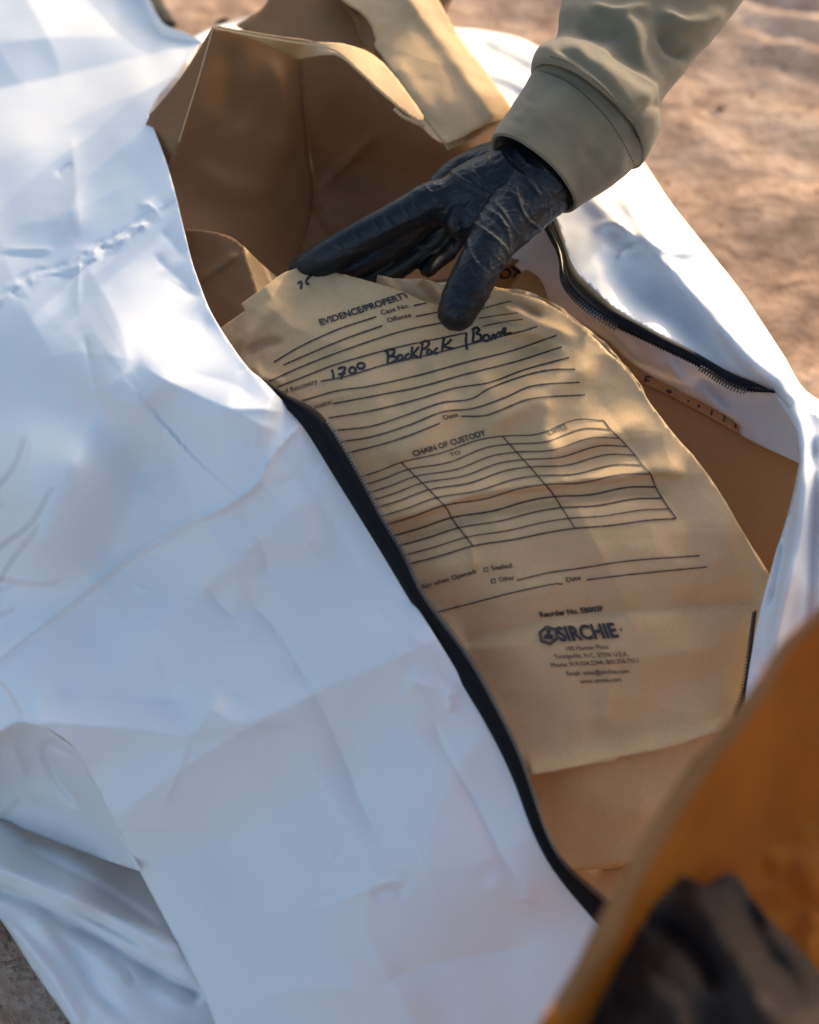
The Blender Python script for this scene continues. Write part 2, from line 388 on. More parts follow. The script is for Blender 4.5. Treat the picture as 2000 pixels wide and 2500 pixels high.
A_r = [([(-100, 235), (100, 195), (250, 160), (430, 118)], -.009, 30, 26, 'g', .15), ([(-60, 110), (150, 90), (330, 90), (470, 100)], .006, 26, 26, 'g'),
       ([(-40, 415), (90, 345), (185, 290), (330, 225), (440, 170)], .007, 22, 40, 'g'), ([(362, 300), (310, 350), (240, 410), (188, 465), (178, 530), (196, 600)], .006, 16, 26, 'g'),
       ([(181, 400), (160, 408), (135, 430)], -.004, 6, 5, 'g'), ([(172, 315), (183, 420), (190, 520), (200, 600)], .005, 14, 26, 'g'),
       ([(-30, 760), (30, 710), (60, 685), (110, 668), (170, 662), (225, 615), (280, 597), (345, 552), (397, 522)], .0024, 5, 7, 'c', .1),
       ([(-30, 735), (40, 680), (90, 660), (160, 645), (215, 600), (270, 583), (335, 538), (390, 505)], -.0022, 5, 7, 'g', .1),
       ([(100, 668), (180, 675), (220, 640), (300, 610)], -.003, 6, 6, 'g'), ([(0, 607), (70, 608), (140, 612)], .003, 5, 6, 'g'), ([(150, 655), (185, 628), (232, 590)], .0025, 4, 5, 'g'),
       ([(-20, 620), (60, 625), (130, 624)], -.0025, 5, 6, 'g'), ([(330, 500), (360, 498), (385, 520), (395, 545)], .003, 7, 7, 'g'), ([(370, 610), (400, 650), (450, 690), (490, 740)], -.005, 12, 14, 'g'),
       ([(385, 560), (420, 590), (455, 640)], -.004, 10, 8, 'g'), ([(205, 812), (222, 890), (236, 950), (250, 1020)], -.0045, 6, 7, 'g', .2), ([(195, 600), (192, 680), (190, 770)], .002, 6, 10, 'g'),
       ([(350, 885), (300, 915), (255, 970), (215, 1050), (176, 1130), (130, 1240), (93, 1340), (40, 1420)], .010, 60, 34, 'g', .2),
       ([(330, 880), (395, 925), (480, 965), (566, 1005), (640, 1040), (710, 1060)], .010, 60, 34, 'g', .2), ([(520, 985), (570, 1000), (640, 1000), (700, 1010)], .003, 12, 6, 'g'),
       ([(420, 880), (470, 910), (560, 935), (640, 980)], -.003, 20, 20, 'g'),
       ([(738, 1035), (710, 1062), (659, 1123), (635, 1174), (598, 1206), (533, 1248), (482, 1266), (431, 1294), (297, 1378), (153, 1489), (28, 1586), (-60, 1660)], .0050, 6, 9, 'c', .03),
       ([(297, 923), (408, 1100), (487, 1262), (524, 1317), (612, 1470)], .0055, 26, 12, 'g'), ([(360, 950), (400, 1060), (420, 1180)], -.004, 40, 26, 'g'),
       ([(492, 1405), (530, 1465), (570, 1503), (617, 1484), (672, 1540), (723, 1623), (765, 1700)], -.0075, 20, 17, 'g', .15), ([(600, 1560), (612, 1600), (625, 1700), (640, 1800)], .005, 34, 50, 'g'),
       ([(714, 1600), (790, 1740), (853, 1878), (876, 1952), (960, 2124)], -.005, 18, 14, 'g'), ([(1048, 1693), (1060, 1760), (1085, 1832), (1164, 1971), (1230, 2100), (1294, 2189)], -.006, 18, 14, 'g'),
       ([(985, 1655), (1040, 1675), (1094, 1683), (1110, 1660)], .0035, 12, 12, 'g'), ([(1094, 1683), (1100, 1720), (1095, 1745)], .003, 8, 8, 'g'),
       ([(552, 2363), (630, 2310), (710, 2247), (798, 2215), (900, 2170), (960, 2152), (1010, 2150)], .0035, 7, 16, 'c', .15), ([(700, 2249), (760, 2195), (853, 2160)], -.003, 8, 14, 'g'),
       ([(900, 2195), (960, 2170), (1000, 2190)], -.003, 10, 8, 'g'), ([(40, 1766), (140, 1765), (232, 1772), (350, 1780), (464, 1795), (515, 1730), (545, 1680)], .013, 18, 30, 'g', .12),
       ([(80, 1700), (250, 1705), (400, 1715), (480, 1690)], -.007, 26, 26, 'g', .2), ([(464, 1797), (436, 1885), (394, 1978)], .002, 5, 8, 'c'), ([(100, 1770), (85, 1810), (190, 1840)], .004, 10, 10, 'g'),
       ([(186, 1835), (274, 1997), (343, 2131), (445, 2326), (515, 2470)], -.006, 14, 14, 'g', .1), ([(570, 1230), (640, 1330), (660, 1440)], -.004, 20, 14, 'g'),
       ([(660, 1080), (760, 1200), (870, 1380), (960, 1560)], -.004, 30, 40, 'g'), ([(880, 2440), (1000, 2370), (1180, 2330), (1360, 2300)], -.004, 24, 20, 'g'), ([(540, 2480), (700, 2420), (900, 2420), (1100, 2500)], .005, 24, 30, 'g'),
       ([(1180, 2140), (1260, 2195), (1320, 2190)], .0025, 12, 8, 'g'), ([(260, 20), (330, 40), (430, 90)], -.005, 14, 14, 'g'), ([(60, 1000), (75, 1120), (20, 1260)], .005, 30, 40, 'g')]
A_r = [(r[0], r[1]*(.85 if r[2] > 9 else .75), r[2]*(1.9 if r[2] > 9 else 1.0), r[3]*(1.9 if r[2] > 9 else 1.0), 'c')+tuple(r[5:]) for r in A_r]
A_r += [([(640, 1500), (800, 1700), (1000, 2040), (1120, 2300)], .005, 110, 90, 'c'), ([(250, 1450), (420, 1560), (520, 1700), (700, 2050)], .005, 100, 120, 'c'), ([(820, 1300), (700, 1330), (560, 1250)], .003, 60, 80, 'c'),
        ([(880, 1480), (1000, 1650), (1180, 1960)], .004, 60, 50, 'c'), ([(0, 560), (160, 520), (360, 430)], .004, 50, 60, 'c'), ([(480, 1800), (640, 1760), (900, 1800)], .003, 50, 60, 'c'), ([(60, 900), (180, 860), (340, 880)], .004, 60, 70, 'c')]
rb_ = np.random.default_rng(11); band_ = catmull([(-30, 735), (40, 690), (110, 662), (170, 655), (225, 608), (280, 590), (345, 545), (400, 515)], 6)
for k_ in range(46):                        # fine gathers either side of the creased band
    p_ = band_[rb_.integers(0, len(band_))]+rb_.normal(0, 9, 2); a_ = -0.45+rb_.normal(0, .38); l_ = rb_.uniform(14, 42)
    d_ = np.array([math.cos(a_), math.sin(a_)])*l_
    A_r.append(([tuple(p_-d_), tuple(p_+np.array([-d_[1], d_[0]])*.08), tuple(p_+d_)], rb_.choice([-1, 1])*rb_.uniform(.0008, .0020), 4.5, 6.5, 'c', .35))
for k_ in range(26):                        # short faint nicks and creases scattered over the sheet
    p_ = np.array([rb_.uniform(20, 1000), rb_.uniform(250, 2350)]); a_ = rb_.uniform(-1.3, .6); l_ = rb_.uniform(20, 70); d_ = np.array([math.cos(a_), math.sin(a_)])*l_
    A_r.append(([tuple(p_-d_), tuple(p_+np.array([-d_[1], d_[0]])*.12), tuple(p_+d_)], rb_.choice([-1, 1])*rb_.uniform(.0006, .0014), 5, 7, 'c', .4))
def A_ex(px, py):
    e = ridges(px, py, A_r)
    e += fnoise(px, py, 300, 21, 1)*.0025
    # taut panels: long straight creases where folded nylon keeps its pack lines
    e += -.0046*np.abs(fnoise(px*0.6+py*0.8, (py*0.6-px*0.8)*0.4, 330, 24, 1))-.0018*np.abs(fnoise(px*0.8-py*0.5, (py*0.8+px*0.5)*0.35, 120, 27, 1))
    return e
top_flap, A_bvh = sheet('top_flap', A_out, hfun(A_ctl), M_WHITE, bag, 6, A_ex, thick=0.0006)

# side face of the big lower fold, tucked back under the flap
G_out = [(-280, 1895, 's'), (-120, 1846), (0, 1784), (46, 1762), (100, 1772), (186, 1832, 's'), (274, 1994), (345, 2129, 's'), (240, 2094), (83, 2036), (0, 2001), (-120, 1985), (-280, 1990, 's')]
G_ctl = [(-280, 1895, .122), (0, 1785, .153), (46, 1765, .154), (186, 1835, .138), (345, 2129, .080), (240, 2094, .034), (83, 2036, .020), (0, 2001, .018), (-280, 1990, .018), (100, 1900, .082)]
G_r = [([(100, 1800), (120, 1860), (160, 1930), (215, 1985)], -.009, 10, 14, 'g'), ([(20, 1800), (60, 1900), (130, 1980)], .005, 16, 20, 'g'), ([(100, 1810), (150, 1830), (186, 1850)], -.005, 8, 8, 'g')]
sheet('fold_side', G_out, hfun(G_ctl), M_WHITE, bag, 8, lambda x, y: ridges(x, y, G_r)+fnoise(x, y, 60, 4, 2)*.001, thick=0.0005)

# lower layers spilling onto the ground at the bottom left
B_out = [(-280, 1980, 's'), (0, 1970), (200, 2020), (460, 2100), (700, 2300), (760, 2700, 's'), (330, 2760, 's'), (172, 2500), (83, 2372), (0, 2243), (-120, 2080), (-280, 1990, 's')]
B_ctl = [(-280, 1985, .02), (0, 1980, .012), (83, 2060, .012), (300, 2140, .012), (0, 2120, .042), (186, 2200, .048), (371, 2310, .04), (450, 2380, .03), (0, 2175, .028), (186, 2275, .022), (371, 2385, .016),
         (496, 2445, .010), (110, 2300, .022), (250, 2420, .014), (40, 2260, .020), (83, 2372, .004), (172, 2500, .0), (0, 2243, .004), (330, 2560, .010), (600, 2600, .004), (700, 2300, .004), (330, 2760, .0)]
B_r = [([(-40, 2160), (60, 2195), (186, 2263), (290, 2322), (371, 2370), (500, 2436)], -.016, 9, 22, 'g', .05), ([(-20, 2110), (150, 2180), (330, 2270), (460, 2350)], .008, 24, 18, 'g', .1),
       ([(150, 2205), (260, 2262), (380, 2325)], -.004, 7, 7, 'g'), ([(0, 2240), (60, 2300), (140, 2400), (200, 2510)], .008, 16, 22, 'g', .05), ([(90, 2215), (180, 2330), (240, 2430), (330, 2500)], -.006, 22, 16, 'g'),
       ([(260, 2330), (310, 2370), (325, 2410)], -.006, 10, 12, 'g'), ([(0, 2050), (140, 2110), (300, 2200), (420, 2290)], -.004, 9, 9, 'g')]
sheet('lower_layer', B_out, hfun(B_ctl), M_WHITE, bag, 8, lambda x, y: ridges(x, y, B_r)+fnoise(x, y, 70, 6, 2)*.001, thick=0.0005)

# far and right-hand flap
R_out = [(440, 110, 's'), (492, 80), (545, 58), (594, 44), (700, 24), (850, 24), (1000, 45), (1110, 67), (1168, 72), (1278, 96), (1400, 170), (1500, 290), (1580, 406), (1638, 493), (1725, 603), (1812, 713),
         (1870, 800), (1914, 867), (1970, 955), (2060, 1000), (2240, 1060, 's'), (2240, 1220, 's'), (2050, 1180), (1962, 1120), (1928, 1000), (1890, 957, 's'), (1849, 937), (1780, 909), (1692, 858), (1599, 811), (1497, 751), (1441, 700), (1400, 661),
         (1377, 603), (1359, 539), (1330, 470), (1270, 330), (1180, 200), (1000, 130), (700, 110), (500, 130)]
R_ctl = [(440, 110, .22), (594, 44, .18), (850, 24, .17), (1110, 67, .19), (1278, 96, .205), (1400, 170, .225), (1580, 406, .243), (1725, 603, .243), (1870, 800, .242), (1970, 955, .243), (2240, 1060, .22), (2240, 1220, .2), (1962, 1120, .235),
         (1890, 957, .235), (1780, 909, .235), (1599, 811, .25), (1441, 700, .265), (1377, 603, .27), (1330, 470, .265), (1180, 200, .235), (1000, 130, .20), (700, 110, .19),
         (1446, 487, .262), (1562, 585, .262), (1638, 661, .258), (1754, 794, .252), (1849, 895, .25), (1923, 964, .25), (1600, 720, .243), (1700, 800, .24)]
R_r = [([(1400, 430), (1446, 487), (1562, 585), (1638, 661), (1754, 794), (1849, 895), (1923, 964), (1962, 1060)], .008, 26, 22, 'g', .12), ([(1500, 470), (1545, 520), (1580, 580), (1640, 612), (1730, 612)], .006, 14, 14, 'g', .2),
       ([(1440, 560), (1500, 545), (1560, 590)], .004, 10, 16, 'g'), ([(1505, 640), (1530, 610), (1570, 595)], .003, 6, 8, 'g'), ([(1440, 620), (1560, 700), (1680, 800), (1800, 890)], -.007, 34, 30, 'g'),
       ([(1940, 980), (1975, 1010), (2060, 1050)], .004, 10, 12, 'g'), ([(1150, 100), (1250, 150), (1330, 190)], -.006, 14, 18, 'g'), ([(1140, 170), (1240, 190), (1320, 240)], .006, 14, 16, 'g')]
R_ex = lambda x, y: ridges(x, y, R_r)+fnoise(x, y, 120, 31, 3)*.0022
sheet('side_flap', R_out, hfun(R_ctl), M_WHITE, bag, 9, R_ex, thick=0.0006)
# outer wall of the bag dropping from the far edge to the soil
def wall_strip(name, pts, zs, out_dir, mat, parent, drop=0.0, n=14, lean=0.05):
    pl = catmull(pts, 20); s = np.linspace(0, 1, len(pl)); zz = np.interp(s, np.linspace(0, 1, len(zs)), zs)
    top = at_z(pl[:, 0], pl[:, 1], zz-0.001); V = []; F = []
    for k in range(n+1):
        f = k/n
        P = top.copy(); P[:, 2] = zz*(1-f)+drop*f-0.001
        off = lean*np.sin(f*np.pi/2)*(1+0.25*fnoise(pl[:, 0], pl[:, 1]+k*9, 60, 3, 2))
        P += np.array(out_dir)*off[:, None]; V += list(P)
    m = len(pl)
    for k in range(n):
        for i in range(m-1): F.append((k*m+i, k*m+i+1, (k+1)*m+i+1, (k+1)*m+i))
    o = mesh_obj(name, V, F, mat); adopt(o, parent); return o
wall_strip('outer_wall', [(440, 110), (492, 80), (594, 44), (700, 24), (850, 24), (1000, 45), (1110, 67), (1278, 96), (1400, 170), (1500, 290), (1580, 406), (1638, 493), (1725, 603), (1812, 713), (1870, 800), (1914, 867), (1970, 955), (2060, 1000), (2240, 1060)],
           [.215, .19, .175, .168, .165, .175, .185, .20, .22, .23, .24, .24, .24, .24, .239, .24, .24, .23, .215], (0.35, 0.5, 0), M_WHITE, bag, -0.015, lean=0.0)
wall_strip('outer_wall', [(-280, -260), (0, -250), (200, -190), (330, -80), (366, 0), (400, 58), (452, 79), (493, 101)], [.16, .17, .185, .20, .213, .23, .248, .264], (0.2, 0.5, 0), M_WHITE, bag, -0.015, lean=0.0)
wall_strip('outer_wall', [(-278, -255), (-278, 300), (-278, 700), (-278, 1400), (-278, 1890), (-278, 1985)], [.155, .165, .22, .148, .104, .018], (-0.3, 0, 0), M_WHITE, bag, -0.015, lean=0.02)
wall_strip('hollow_light_block', [(-260, 1800), (0, 1770), (220, 1830), (430, 2080), (580, 2330), (700, 2560), (800, 2760)], [.10, .118, .115, .075, .052, .030, .012], (0.0, 1.0, 0), M_WHITE, bag, -0.005, lean=0.04)  # unseen curtain added to keep light out of the hollow under the flap
# flap hanging down at the right border
D_out = [(1884, 955, 's'), (1925, 962), (1975, 1000), (2080, 1040), (2260, 1080, 's'), (2260, 1760, 's'), (2000, 1800), (1815, 1780, 's'), (1822, 1690), (1854, 1500), (1896, 1349), (1930, 1230), (1951, 1131, 's'), (1940, 1050)]
D_ctl = [(1884, 955, .237), (1925, 962, .252), (2080, 1040, .25), (2260, 1080, .235), (2260, 1760, .13), (2000, 1800, .135), (1815, 1780, .155), (1822, 1690, .170), (1854, 1500, .198), (1896, 1349, .218), (1951, 1131, .240), (1990, 1150, .255), (1960, 1400, .222), (2100, 1400, .205)]
D_r = [([(1925, 962), (1955, 1060), (1960, 1150), (1950, 1300), (1910, 1480), (1880, 1640)], .010, 22, 18, 'g', .1), ([(1990, 1060), (1995, 1200), (1985, 1400), (1975, 1600)], -.009, 16, 16, 'g', .1), ([(1920, 1300), (1900, 1400), (1880, 1500)], -.006, 8, 10, 'g')]
sheet('hanging_flap', D_out, hfun(D_ctl), M_WHITE, bag, 8, lambda x, y: ridges(x, y, D_r)+fnoise(x, y, 90, 41, 2)*.001, thick=0.0006)
# pale inner lining under the right zipper
L_out = [(1180, 560, 's'), (1230, 480), (1330, 520), (1372, 640), (1385, 700), (1427, 746), (1492, 790), (1594, 842), (1710, 898), (1757, 930), (1803, 952), (1900, 962, 's'), (1965, 1060), (1970, 1140, 's'), (1951, 1131), (1808, 1062), (1804, 1041), (1757, 1006), (1641, 946), (1552, 895), (1478, 830), (1395, 779), (1311, 700), (1240, 630)]
L_ctl = [(1180, 560, .22), (1230, 480, .25), (1330, 520, .262), (1385, 700, .260), (1492, 790, .248), (1594, 842, .243), (1710, 898, .234), (1803, 952, .228), (1900, 962, .228), (1965, 1100, .215), (1951, 1131, .21), (1808, 1062, .205), (1641, 946, .212), (1478, 830, .222), (1311, 700, .232), (1240, 630, .235)]
L_r = [([(1480, 800), (1530, 840), (1560, 880)], .003, 6, 8, 'g'), ([(1620, 870), (1650, 900), (1670, 945)], .003, 7, 8, 'g'), ([(1700, 905), (1740, 950), (1790, 1010)], -.003, 8, 8, 'g'), ([(1560, 850), (1700, 950), (1880, 1060)], .003, 14, 18, 'g'), ([(1400, 740), (1450, 790), (1500, 825)], -.003, 10, 10, 'g')]
sheet('lining', L_out, hfun([(c[0], c[1], c[2]-.007) for c in L_ctl]), M_LINING, bag, 8, lambda x, y: ridges(x, y, L_r)+fnoise(x, y, 50, 51, 3)*.0012, thick=0.0004)
# cream turned-in edge at the top left of the opening
sheet('turned_edge', [(493, 101, 's'), (470, 150), (438, 203), (395, 262), (364, 281, 's'), (385, 236), (425, 190), (465, 135)],
      hfun([(493, 101, .262), (438, 203, .276), (364, 281, .281), (425, 190, .283), (385, 236, .283)]), M_LINING, bag, 6, thick=0.0005)
# bottom of the bag, spread on the soil under everything
bp_ = [(-0.08, -0.36), (0.36, -0.38), (0.44, -0.02), (0.34, 0.26), (0.1, 0.50), (-0.2, 0.45), (-0.3, 0.1)]
bc = catmull(bp_, 0.03, True)
bm = bmesh.new(); vs_ = [bm.verts.new((p[0], p[1], -0.004)) for p in bc]; bm.faces.new(vs_); me = bpy.data.meshes.new('bottom_panel'); bm.to_mesh(me); bm.free(); me.materials.append(M_WHITE)
o = bpy.data.objects.new('bottom_panel', me); COL.objects.link(o); adopt(o, bag)

# zippers: tape along the flap edge, coil teeth along the free edge
def zipper(inner, outer, z_in, z_out, teeth_side='outer', pitch=9.5, tsize=(0.0036, 0.0011), skip_teeth=0.0, tdir=1, bow=0.004):
    a = catmull(inner, 10); n = 240
    def resamp(pl):
        s = np.concatenate([[0], np.cumsum(np.linalg.norm(np.diff(pl, axis=0), axis=1))]); u = np.linspace(0, s[-1], n)
        return np.stack([np.interp(u, s, pl[:, 0]), np.interp(u, s, pl[:, 1])], 1), s[-1]
    A, LA = resamp(a); B, LB = resamp(catmull(outer, 10))
    for Q in (A, B):
        for _ in range(30): Q[12:-1] = (Q[11:-2]+2*Q[12:-1]+Q[13:] )/4
    s = np.linspace(0, 1, n); za = np.interp(s, np.linspace(0, 1, len(z_in)), z_in); zb = np.interp(s, np.linspace(0, 1, len(z_out)), z_out)
    K = 7; V = []; F = []
    for k in range(K):
        f = k/(K-1); P = A*(1-f)+B*f; z = za*(1-f)+zb*f+bow*math.sin(f*math.pi)-(0.0012 if 0.45 < f < 0.6 else 0)
        V.append(at_z(P[:, 0], P[:, 1], z))
    V = np.array(V)
    for k in range(K-1):
        for i in range(n-1): F.append((k*n+i, k*n+i+1, (k+1)*n+i+1, (k+1)*n+i))
    tape = mesh_obj('zipper', V.reshape(-1, 3), F, M_TAPE); adopt(tape, bag)
    m = tape.modifiers.new('thickness', 'SOLIDIFY'); m.thickness = 0.0012; m.offset = 0
    edge = V[-1] if teeth_side == 'outer' else V[0]; inn = V[-2] if teeth_side == 'outer' else V[1]
    TV, TF = [], []
    cum = np.concatenate([[0], np.cumsum(np.linalg.norm(np.diff(edge, axis=0), axis=1))]); q = 0.0022; L = cum[-1]; u = L*skip_teeth
    while u < L:
        p = np.array([np.interp(u, cum, edge[:, c]) for c in range(3)]); r = np.array([np.interp(u, cum, inn[:, c]) for c in range(3)])
        p2 = np.array([np.interp(min(u+.002, L), cum, edge[:, c]) for c in range(3)])
        ax = p-r; ax /= np.linalg.norm(ax)+1e-9; tg = p2-p; tg /= np.linalg.norm(tg)+1e-9; nm = np.cross(ax, tg); nm /= np.linalg.norm(nm)+1e-9
        if nm[2] < 0: nm = -nm
        w_, h_, l_ = 0.00062, 0.0008, 0.0027
        b = len(TV)
        for sx, sy, sz, sc in ((-1, -1, -1, 1), (1, -1, -1, .8), (1, 1, -1, .8), (-1, 1, -1, 1), (-1, -1, 1, 1), (1, -1, 1, .8), (1, 1, 1, .8), (-1, 1, 1, 1)):
            TV.append(p+ax*l_*sx*0.9+tg*w_*sy*sc+nm*(h_*sz*sc+0.0009))
        TF += [tuple(b+i for i in f) for f in ((3, 2, 1, 0), (4, 5, 6, 7), (0, 1, 5, 4), (1, 2, 6, 5), (2, 3, 7, 6), (3, 0, 4, 7))]
        u += q
    t = mesh_obj('zipper_teeth', TV, TF, M_TEETH, None, False); t.parent = tape; t.matrix_parent_inverse = tape.matrix_world.inverted()
    return tape
zin = [(640, 926), (703, 992), (739, 1029), (825, 1167), (926, 1329), (1009, 1467), (1058, 1545), (1108, 1626), (1201, 1781), (1261, 1906), (1303, 2022), (1354, 2119), (1461, 2249), (1600, 2400)]
zin = [(x-4, y+3) for x, y in zin]
zout = [(641, 924), (712, 972), (778, 1002), (877, 1158), (930, 1260), (985, 1350), (1020, 1434), (1068, 1503), (1140, 1600), (1215, 1735), (1266, 1841), (1298, 1934), (1326, 2022), (1368, 2101), (1465, 2189), (1600, 2310)]
zz_in = [.2895, .283, .277, .257, .234, .214, .202, .194, .169, .154, .139, .124, .099, .079]
def zat(pts, base): # heights along the flap edge, a touch under it
    f = tps_fit([(c[0], c[1]) for c in A_ctl], [c[2] for c in A_ctl]); P = catmull(pts, 10); z = tps_eval(f, P[:, 0], P[:, 1]); return list(z+base)
zipper(zin, zout, zat(zin, -0.001), zat(zout, 0.000), 'outer', skip_teeth=0.12, bow=0.002)
rin = [(1310, 440), (1352, 520), (1362, 545), (1380, 603), (1403, 661), (1444, 702), (1500, 753), (1602, 813), (1695, 860), (1783, 911), (1852, 939), (1893, 958)]
rout = [(1290, 470), (1325, 535), (1336, 556), (1371, 626), (1377, 690), (1423, 746), (1488, 788), (1594, 839), (1710, 895), (1757, 927), (1803, 950), (1888, 957)]
zipper(rin, rout, [.268, .271, .272, .272, .270, .268, .263, .253, .247, .241, .241, .241], [.268, .271, .273, .272, .269, .265, .256, .250, .243, .240, .239, .240], 'outer', skip_teeth=0.0, bow=0.002)
# short length of the same zipper showing at the right border
zipper([(1846, 1490), (1838, 1560), (1826, 1680), (1800, 1760)], [(1843, 1500), (1832, 1580), (1817, 1680), (1794, 1752)], [.194, .184, .168, .152], [.192, .182, .165, .150], bow=0.001)

# black carrying handle of the bag at the top left
def tube(name, P, rad, mat, parent=None, seg=14, flat=1.0, updir=(0, 0, 1)):
    P = np.array(P, float); n = len(P); rad = np.broadcast_to(rad, (n,)) if np.ndim(rad) <= 1 else rad
    T = np.gradient(P, axis=0); T /= np.linalg.norm(T, axis=1)[:, None]+1e-12; V = []; F = []
    ref = np.array(updir, float)
    for i in range(n):
        a = np.cross(T[i], ref); a /= np.linalg.norm(a)+1e-9; b = np.cross(a, T[i])
        for k in range(seg):
            th = 2*math.pi*k/seg; V.append(P[i]+rad[i]*(math.cos(th)*a+math.sin(th)*b*flat))
    for i in range(n-1):
        for k in range(seg): F.append((i*seg+k, i*seg+(k+1) % seg, (i+1)*seg+(k+1) % seg, (i+1)*seg+k))
    F.append(tuple(range(seg))[::-1]); F.append(tuple((n-1)*seg+k for k in range(seg)))
    o = mesh_obj(name, V, F, mat)
    if parent: adopt(o, parent)
    return o
def px_path(pts, mode='d', step=8):
    xy = catmull([p[:2] for p in pts], step); s0 = np.concatenate([[0], np.cumsum([math.dist(pts[i][:2], pts[i+1][:2]) for i in range(len(pts)-1)])])
    s1 = np.concatenate([[0], np.cumsum(np.linalg.norm(np.diff(xy, axis=0), axis=1))]); s1 = s1/s1[-1]*s0[-1]
    d = np.interp(s1, s0, [p[2] for p in pts])
    return at_depth(xy[:, 0], xy[:, 1], d) if mode == 'd' else at_z(xy[:, 0], xy[:, 1], d)
hx = px_path([(350, -60, .150), (372, -10, .158), (390, 25, .165), (412, 62, .166)], 'z')
tube('carry_handle', hx, 0.0085, M_TAPE, bag, 12, 0.35, updir=(0.3, -0.6, 0.7))
tube('zipper_pull', px_path([(534, 56, .155), (546, 50, .166), (558, 54, .164), (570, 64, .152)], 'z', 4), 0.0042, M_TAPE, bag, 10, 0.6)

# ------------------------------------------------------------ cardboard box inside the bag
box = empty('cardboard_box', (0.25, 0.0, 0), 'open brown cardboard box lying inside the white bag under the printed paper bag', 'cardboard box')
C_ctl = [(1200, 560, .225), (1300, 700, .222), (1450, 830, .208), (1560, 930, .198), (1810, 1062, .192), (1951, 1131, .19), (1990, 1200, .185), (1880, 1400, .15), (1840, 1600, .12), (1500, 1200, .15), (1650, 1500, .12), (1100, 650, .20)]
C_out = [(1100, 540, 's'), (1260, 560), (1420, 700), (1560, 820), (1990, 1070, 's'), (2010, 1300), (1900, 1560), (1850, 1800, 's'), (1600, 1500), (1400, 1100), (1200, 800), (1060, 640, 's')]
b1, C_bvh = sheet('side_panel', C_out, hfun(C_ctl), M_CARD, box, 16, lambda x, y: fnoise(x, y, 200, 61, 2)*.0006, thick=0.004)
S_out = [(1440, 800, 's'), (1530, 860), (1700, 950), (1812, 1010, 's'), (1810, 1062, 's'), (1700, 1000), (1620, 958), (1562, 930), (1500, 870)]
b2, S_bvh = sheet('box_flap', S_out, hfun([(c[0], c[1], c[2]+.003) for c in C_ctl]), M_CARD, box, 10, thick=0.003)
T_out = [(1245, 760, 's'), (1243, 712), (1262, 676), (1295, 655), (1330, 670), (1400, 760), (1460, 830, 's'), (1380, 840, 's')]
b3, T_bvh = sheet('end_flap', T_out, hfun([(c[0], c[1], c[2]+.006) for c in C_ctl]), M_CARD, box, 10, thick=0.003)
V, F = text_on(C_bvh, [('BOX', (1197, 686), (1282, 672), 20, (-.1, -1), .02)]); V2, F2 = ribbons(S_bvh, [([(1578, 918), (1574, 942)], 5), ([(1580, 919), (1590, 922)], 4), ([(1578, 928), (1586, 930)], 4), ([(1628, 952), (1634, 957), (1640, 955)], 8), ([(1678, 978), (1683, 980)], 5), ([(1704, 990), (1709, 993)], 6), ([(1739, 1000), (1737, 1014)], 4), ([(1770, 1012), (1767, 1030)], 4), ([(1798, 1028), (1795, 1046)], 4)])
clean_obj('box_lettering', V, F, M_INK, box)
clean_obj('box_marks', V2, F2, M_INK, box)
# remaining walls and floor of the box
def quad_panel(name, P, mat, parent, th=0.004):
    o = mesh_obj(name, P, [(0, 1, 2, 3)], mat, None, False); adopt(o, parent); m = o.modifiers.new('thickness', 'SOLIDIFY'); m.thickness = th; return o
quad_panel('box_floor', [(-0.14, -0.22, 0.006), (0.30, -0.22, 0.006), (0.33, 0.17, 0.006), (-0.12, 0.17, 0.006)], M_CARD, box)
quad_panel('box_end', [(-0.12, 0.175, 0.006), (0.33, 0.175, 0.006), (0.20, 0.18, 0.16), (-0.12, 0.18, 0.16)], M_CARD, box)
quad_panel('box_side', [(-0.145, -0.22, 0.006), (-0.125, 0.17, 0.006), (-0.13, 0.16, 0.16), (-0.14, -0.08, 0.12)], M_CARD, box)

# ------------------------------------------------------------ printed evidence bag
ev = empty('paper_evidence_bag', (0.08, 0.0, 0.12), 'flat crumpled kraft paper bag printed with a black form, held by the gloved hand', 'paper bag')
E_out = [(480, 850, 's'), (538, 800, 's'), (598, 758, 's'), (588, 742, 's'), (640, 705), (690, 668), (737, 650, 's'), (800, 660), (860, 675), (917, 690), (998, 718), (1050, 740), (1100, 742), (1140, 722), (1183, 705), (1250, 715),
         (1317, 731), (1353, 751), (1400, 780), (1450, 823), (1488, 862), (1525, 895), (1562, 946), (1636, 1048), (1701, 1122), (1757, 1201), (1826, 1317), (1877, 1400), (1930, 1500), (1960, 1640), (1950, 1745, 's'),
         (1733, 1793), (1640, 1825), (1506, 1851), (1498, 1860), (1469, 1862), (1380, 1878), (1288, 1895), (1150, 1905, 's'), (1000, 1680), (880, 1430), (760, 1180), (640, 1050), (540, 960)]
E_ctl = [(480, 850, .262), (538, 800, .268), (590, 750, .277), (650, 700, .283), (737, 650, .288), (860, 675, .288), (998, 718, .286), (1100, 742, .280), (1183, 705, .291), (1317, 731, .289), (1450, 823, .275), (1562, 946, .258), (1700, 1122, .235),
         (1826, 1317, .208), (1877, 1400, .198), (1835, 1560, .170), (1850, 1760, .14), (1950, 1560, .165), (1950, 1745, .137), (1640, 1825, .14), (1470, 1862, .138), (1288, 1895, .135), (1150, 1905, .130), (1104, 1600, .175), (1007, 1467, .195), (926, 1329, .215),
         (825, 1167, .238), (739, 1029, .257), (608, 900, .262), (900, 850, .277), (1100, 900, .27), (1250, 850, .277), (1350, 950, .268), (1200, 1100, .248), (1400, 1200, .238), (1050, 1150, .243), (1300, 1400, .210), (1600, 1400, .205),
         (1400, 1600, .178), (1650, 1600, .172), (1300, 1750, .155), (1550, 1200, .232), (880, 1430, .195), (760, 1180, .235)]
